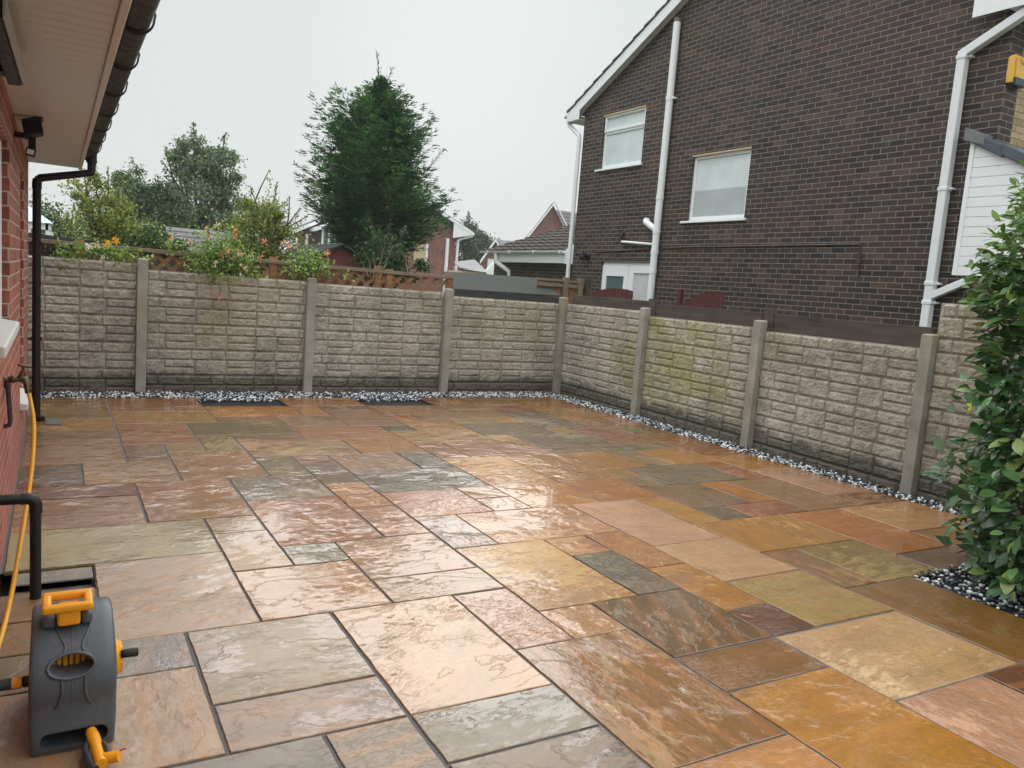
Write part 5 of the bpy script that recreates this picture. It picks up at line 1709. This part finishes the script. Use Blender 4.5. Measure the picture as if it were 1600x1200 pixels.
    mb.tube([(bx, by, 0), (bx, by, 3), (bx, by, 6.0)], [.16, .11, .02], 10)
    for q in range(60):
        z = 1.7 + q * 0.065; R = float(np.interp(z, zs, rs)) * .75; az = q * 2.4
        mb.tube([(bx, by, z - .1), (bx + math.cos(az) * R, by + math.sin(az) * R, z)], [.03, .008], 5)
    mb.build('trunk', M_bark, r)
conifer()

# ---- honeysuckle on the trellis
def flower_head(mb, c, r, n, R):
    """a whorl of curved trumpet flowers"""
    c = Vector(c)
    for k in range(n):
        d = Vector((R.gauss(0, 1), R.gauss(0, 1) - .5, R.gauss(0, 1) + .2)).normalized()
        s = d.cross(Vector((0, 0, 1))).normalized() if abs(d.z) < .95 else Vector((1, 0, 0))
        tip = c + d * r
        mb.tube([c, c + d * r * .6, tip], [r * .05, r * .08, r * .17], 5, caps=False)
        for a in (-1, 0, 1):
            q = tip + (s * a * .5 + d * .4 + Vector((0, 0, -.25))) * r * .45
            mb.add([tip, tip + s * r * .12, q, tip - s * r * .12], [(0, 1, 2, 3)])
petal_o = plain('coral_petal', (232, 158, 122), 0.6, 0.2, 40)
petal_p = plain('pale_pink_petal', (230, 184, 162), 0.6, 0.2, 40)
petal_y = plain('yellow_petal', (236, 186, 40), 0.6, 0.15, 40)
petal_w = plain('cream_petal', (228, 220, 190), 0.6, 0.1, 40)
R = random.Random(5)
hc = GB((108, 134, 64), (128, 152, 78), (86, 112, 54), (146, 166, 96))
def climber(label, x0, x1, lobes, n, flowers, drops=()):
    r = empty('flowering_climber', ((x0 + x1) / 2, 9.8, 0), label, 'climbing plant', 'flowering plants on the trellis')
    pts = []
    for (cx, cz, rx, rz, w) in lobes:
        m = int(n * w)
        u = rng.normal(size=(m, 3)) * 0.5
        pts.append(np.array([cx, 9.80, cz]) + u * np.array([rx, .16, rz]))
    P = np.concatenate(pts)
    P = P[(P[:, 1] < 9.93) | (P[:, 2] > 1.66)]
    leaves('foliage', P, .045, hc, M_leaf, r, .62)
    mb = MB()
    for k in range(9):
        x = x0 + (x1 - x0) * R.random()
        lx = lobes[k % len(lobes)]
        mb.tube(smooth_path([(x, 9.88, .3), (x + R.uniform(-.1, .1), 9.88, 1.2), (lx[0] + R.uniform(-.5, .5) * lx[2], 9.80, lx[1] + R.uniform(-.2, .6) * lx[3])], 5), [.008] * 5 + [.004] * 6, 5)
    for (x, z, x2, z2) in drops:
        mb.tube(smooth_path([(x, 9.66, z), ((x + x2) / 2 + .02, 9.62, (z + z2) / 2), (x2, 9.63, z2)], 4), .003, 5)
    mb.build('stem', M_bark, r)
    for (x, z, kind) in flowers:
        m = MB()
        flower_head(m, (x, 9.70 - R.uniform(0, .06), z), R.uniform(.034, .046), 10, R)
        m.build('flower', {'o': petal_o, 'p': petal_p, 'y': petal_y, 'w': petal_w}[kind], r)
    return r
climber('coral honeysuckle in flower spilling over the trellis, right of the grey-roofed hut', 1.3, 2.1,
        [(1.60, 1.72, .30, .22, .40), (1.75, 1.55, .30, .20, .35), (1.45, 1.50, .22, .16, .15), (1.95, 1.58, .2, .14, .1), (2.05, 1.42, .12, .08, .06), (1.12, 1.70, .06, .10, .03), (1.60, 1.38, .22, .12, .12)], 1750,
        [(1.52, 1.83, 'p'), (1.668, 1.628, 'o'), (1.72, 1.68, 'o'), (1.927, 1.484, 'o'), (1.863, 1.66, 'p'), (1.648, 1.13, 'o'), (1.129, 1.768, 'o'), (1.31, 1.74, 'p'), (1.80, 1.865, 'o'), (1.50, 1.907, 'p'), (1.61, 1.963, 'w'), (1.80, 1.925, 'o'), (1.79, 1.60, 'p'), (1.60, 1.52, 'w')],
        [(1.62, 1.4, 1.645, 1.15), (1.58, 1.4, 1.56, 1.25), (1.7, 1.4, 1.74, 1.2), (1.5, 1.42, 1.47, 1.28)])
climber('smaller coral honeysuckle on the trellis in front of the maroon shed', 2.2, 3.0,
        [(2.72, 1.66, .24, .16, .5), (2.85, 1.58, .2, .14, .3), (2.62, 1.52, .2, .14, .3), (3.2, 1.50, .3, .06, .06)], 640,
        [(2.154, 1.824, 'o'), (2.367, 1.845, 'o'), (2.43, 1.804, 'o'), (2.108, 1.636, 'o'), (2.911, 1.762, 'o')])
climber('rose bush with yellow and cream flowers on the left end of the trellis', 0.05, 0.8,
        [(0.40, 1.57, .38, .07, .45), (0.62, 1.50, .3, .10, .35), (0.08, 1.48, .14, .12, .3)], 520,
        [(0.557, 1.676, 'y'), (0.482, 1.645, 'y'), (0.371, 1.616, 'w'), (0.42, 1.481, 'w'), (0.56, 1.69, 'y'), (0.47, 1.635, 'y'), (0.30, 1.60, 'w')])

# ---- laurel at the right edge: real blades with a folded midrib
def laurel(name, label, pts, size, cols, mat, base, stems, aspect=.40, outc=None):
    r = empty(name, base, label, 'shrub')
    P = np.asarray(pts); n = len(P)
    cen = np.array(outc)
    out = P - cen; out[:, 2] *= .35
    out /= np.linalg.norm(out, axis=1, keepdims=True) + 1e-9
    d = out + rng.normal(scale=.55, size=(n, 3)); d[:, 2] += rng.uniform(-.75, .55, n)
    d /= np.linalg.norm(d, axis=1, keepdims=True)
    upv = out * 0.55 + np.array([0, 0, 1.0]) + rng.normal(scale=.35, size=(n, 3))
    s = np.cross(d, upv); s /= np.linalg.norm(s, axis=1, keepdims=True) + 1e-9
    nn = np.cross(s, d)
    L = (size * rng.choice([.55, .8, 1.0, 1.15], n, p=[.2, .25, .35, .2]) * rng.uniform(.85, 1.15, n))[:, None]
    prof = [(0.0, .04), (.12, .34), (.32, .82), (.55, 1.0), (.78, .74), (.93, .34), (1.0, .03)]
    V = []
    bend = rng.uniform(-.05, .45, n)[:, None]
    fold = rng.uniform(.10, .30, n)[:, None]
    for (t, w) in prof:
        c = P + d * L * t - nn * L * bend * t * t
        wd = L * aspect * .5 * w
        V += [c + s * wd + nn * wd * fold, c, c - s * wd + nn * wd * fold]
    V = np.stack(V, 1)
    m = V.shape[1]
    F = []
    for a in range(len(prof) - 1):
        for b in range(2):
            F.append((a * 3 + b, a * 3 + b + 1, (a + 1) * 3 + b + 1, (a + 1) * 3 + b))
    F = np.array(F)
    nf = len(F)
    FF = (F[None] + (np.arange(n) * m)[:, None, None]).reshape(-1, 4)
    c = cols[rng.integers(0, len(cols), n)] * rng.uniform(.75, 1.25, (n, 1))
    np_mesh('foliage', V.reshape(-1, 3), FF, mat, r, np.repeat(c, nf, axis=0), smooth=True)
    mb = MB()
    for st in stems:
        mb.tube(smooth_path(st, 4), [.014 * (1 - .7 * i / (4 * (len(st) - 1))) for i in range(4 * (len(st) - 1) + 1)], 6)
    mb.build('stem', M_bark, r)
    return r
def shell(n, c, rad, z0, z1, bulge):
    """points in the outer layer of a bushy column; bulge(z, azimuth) scales the radius"""
    out = []
    while len(out) < n:
        z = rng.uniform(z0, z1); az = rng.uniform(0, 2 * math.pi)
        R_ = bulge(z, az) * (0.88 + 0.30 * noise.noise(Vector((math.cos(az) * 2.2, math.sin(az) * 2.2, z * 2.6))))
        k = rng.uniform(0.55, 1.0) ** .6
        out.append((c[0] + rad * R_ * k * math.cos(az), c[1] + rad * R_ * k * math.sin(az), z))
    return out
lc = GB((56, 94, 52), (68, 110, 62), (44, 76, 44), (92, 132, 80), (58, 98, 54), (60, 96, 54), (50, 84, 48), (120, 140, 78), (70, 104, 60))
LCX, LCY = 5.27, 1.98
lp = shell(6600, (LCX, LCY), 0.87, 0.02, 1.9, lambda z, a: 0.90 + 0.12 * math.sin(min(1, z / 1.6) * math.pi * .6) + 0.34 * max(0, 1 - z / .7) * max(0, -math.sin(a + .35)) - (0.12 * max(0, z - 1.3)))
stems = []
for k in range(40):
    az = 2 * math.pi * k / 40
    z = 0.3 + (k * 0.37 % 1.0) * 1.35
    stems.append([(LCX + .1 * math.cos(az), LCY + .1 * math.sin(az), 0), (LCX + .3 * math.cos(az), LCY + .3 * math.sin(az), z * .6), (LCX + .68 * math.cos(az), LCY + .68 * math.sin(az), z)])
lr = laurel('laurel_shrub', 'big glossy dark green laurel shrub at the right edge of the patio', lp, .112, lc, M_leafgloss, (LCX, LCY, 0), stems, .52, (LCX, LCY, .9))
# sprigs reaching out over the paving
sp_pts, sp_dir = [], []
for (x, y, z) in ((4.46, 2.40, 0.30), (4.52, 2.50, 0.72), (4.50, 2.45, 1.05), (4.48, 2.32, 0.22)):
    for k in range(7):
        sp_pts.append((x + rng.normal() * .05, y + rng.normal() * .05, z + rng.normal() * .03))
leaves('sprig', sp_pts, .11, GB((84, 112, 84), (66, 98, 66)), M_leafgloss, lr, .42, 0.5)['kind'] = 'stuff'
leaves('yellow_leaf', [(4.56, 2.50, 1.02), (4.59, 2.51, 1.04), (4.54, 2.49, 1.01)], .10, GB((208, 196, 40)), M_leaf, lr, .3)
# lighter shrub growing above it
sc_ = GB((84, 118, 60), (100, 136, 70), (70, 100, 52), (122, 150, 84), (96, 110, 60))
up = shell(2800, (5.10, 2.12), 0.66, 1.60, 2.34, lambda z, a: 1.08 - 0.25 * max(0, (z - 1.9)))
us = [[(5.10, 2.12, .8), (5.05 + .3 * math.cos(k), 2.12 + .3 * math.sin(k), 1.7), (5.08 + .5 * math.cos(k), 2.12 + .5 * math.sin(k), 2.1 + .2 * math.sin(k * 3))] for k in range(12)]
laurel('leafy_shrub', 'lighter green loose shrub rising above the laurel in front of the white porch', up, .075, sc_, M_leaf, (5.10, 2.12, 0), us, .45, (5.10, 2.12, 1.8))

# ------------------------------------------------------------------ thin morning mist
hz = MB().box(-151, 151, -61, 261, -1.4, 12.0)
g = G('mist')
pv = g.n('VolumePrincipled', None, Color=(0.90, 0.93, 0.94, 1), Density=0.0012, Anisotropy=0.0)
g.t.links.new(pv.outputs[0], g.out.inputs['Volume'])
ho = hz.build('haze', g.m)
ho['kind'] = 'stuff'
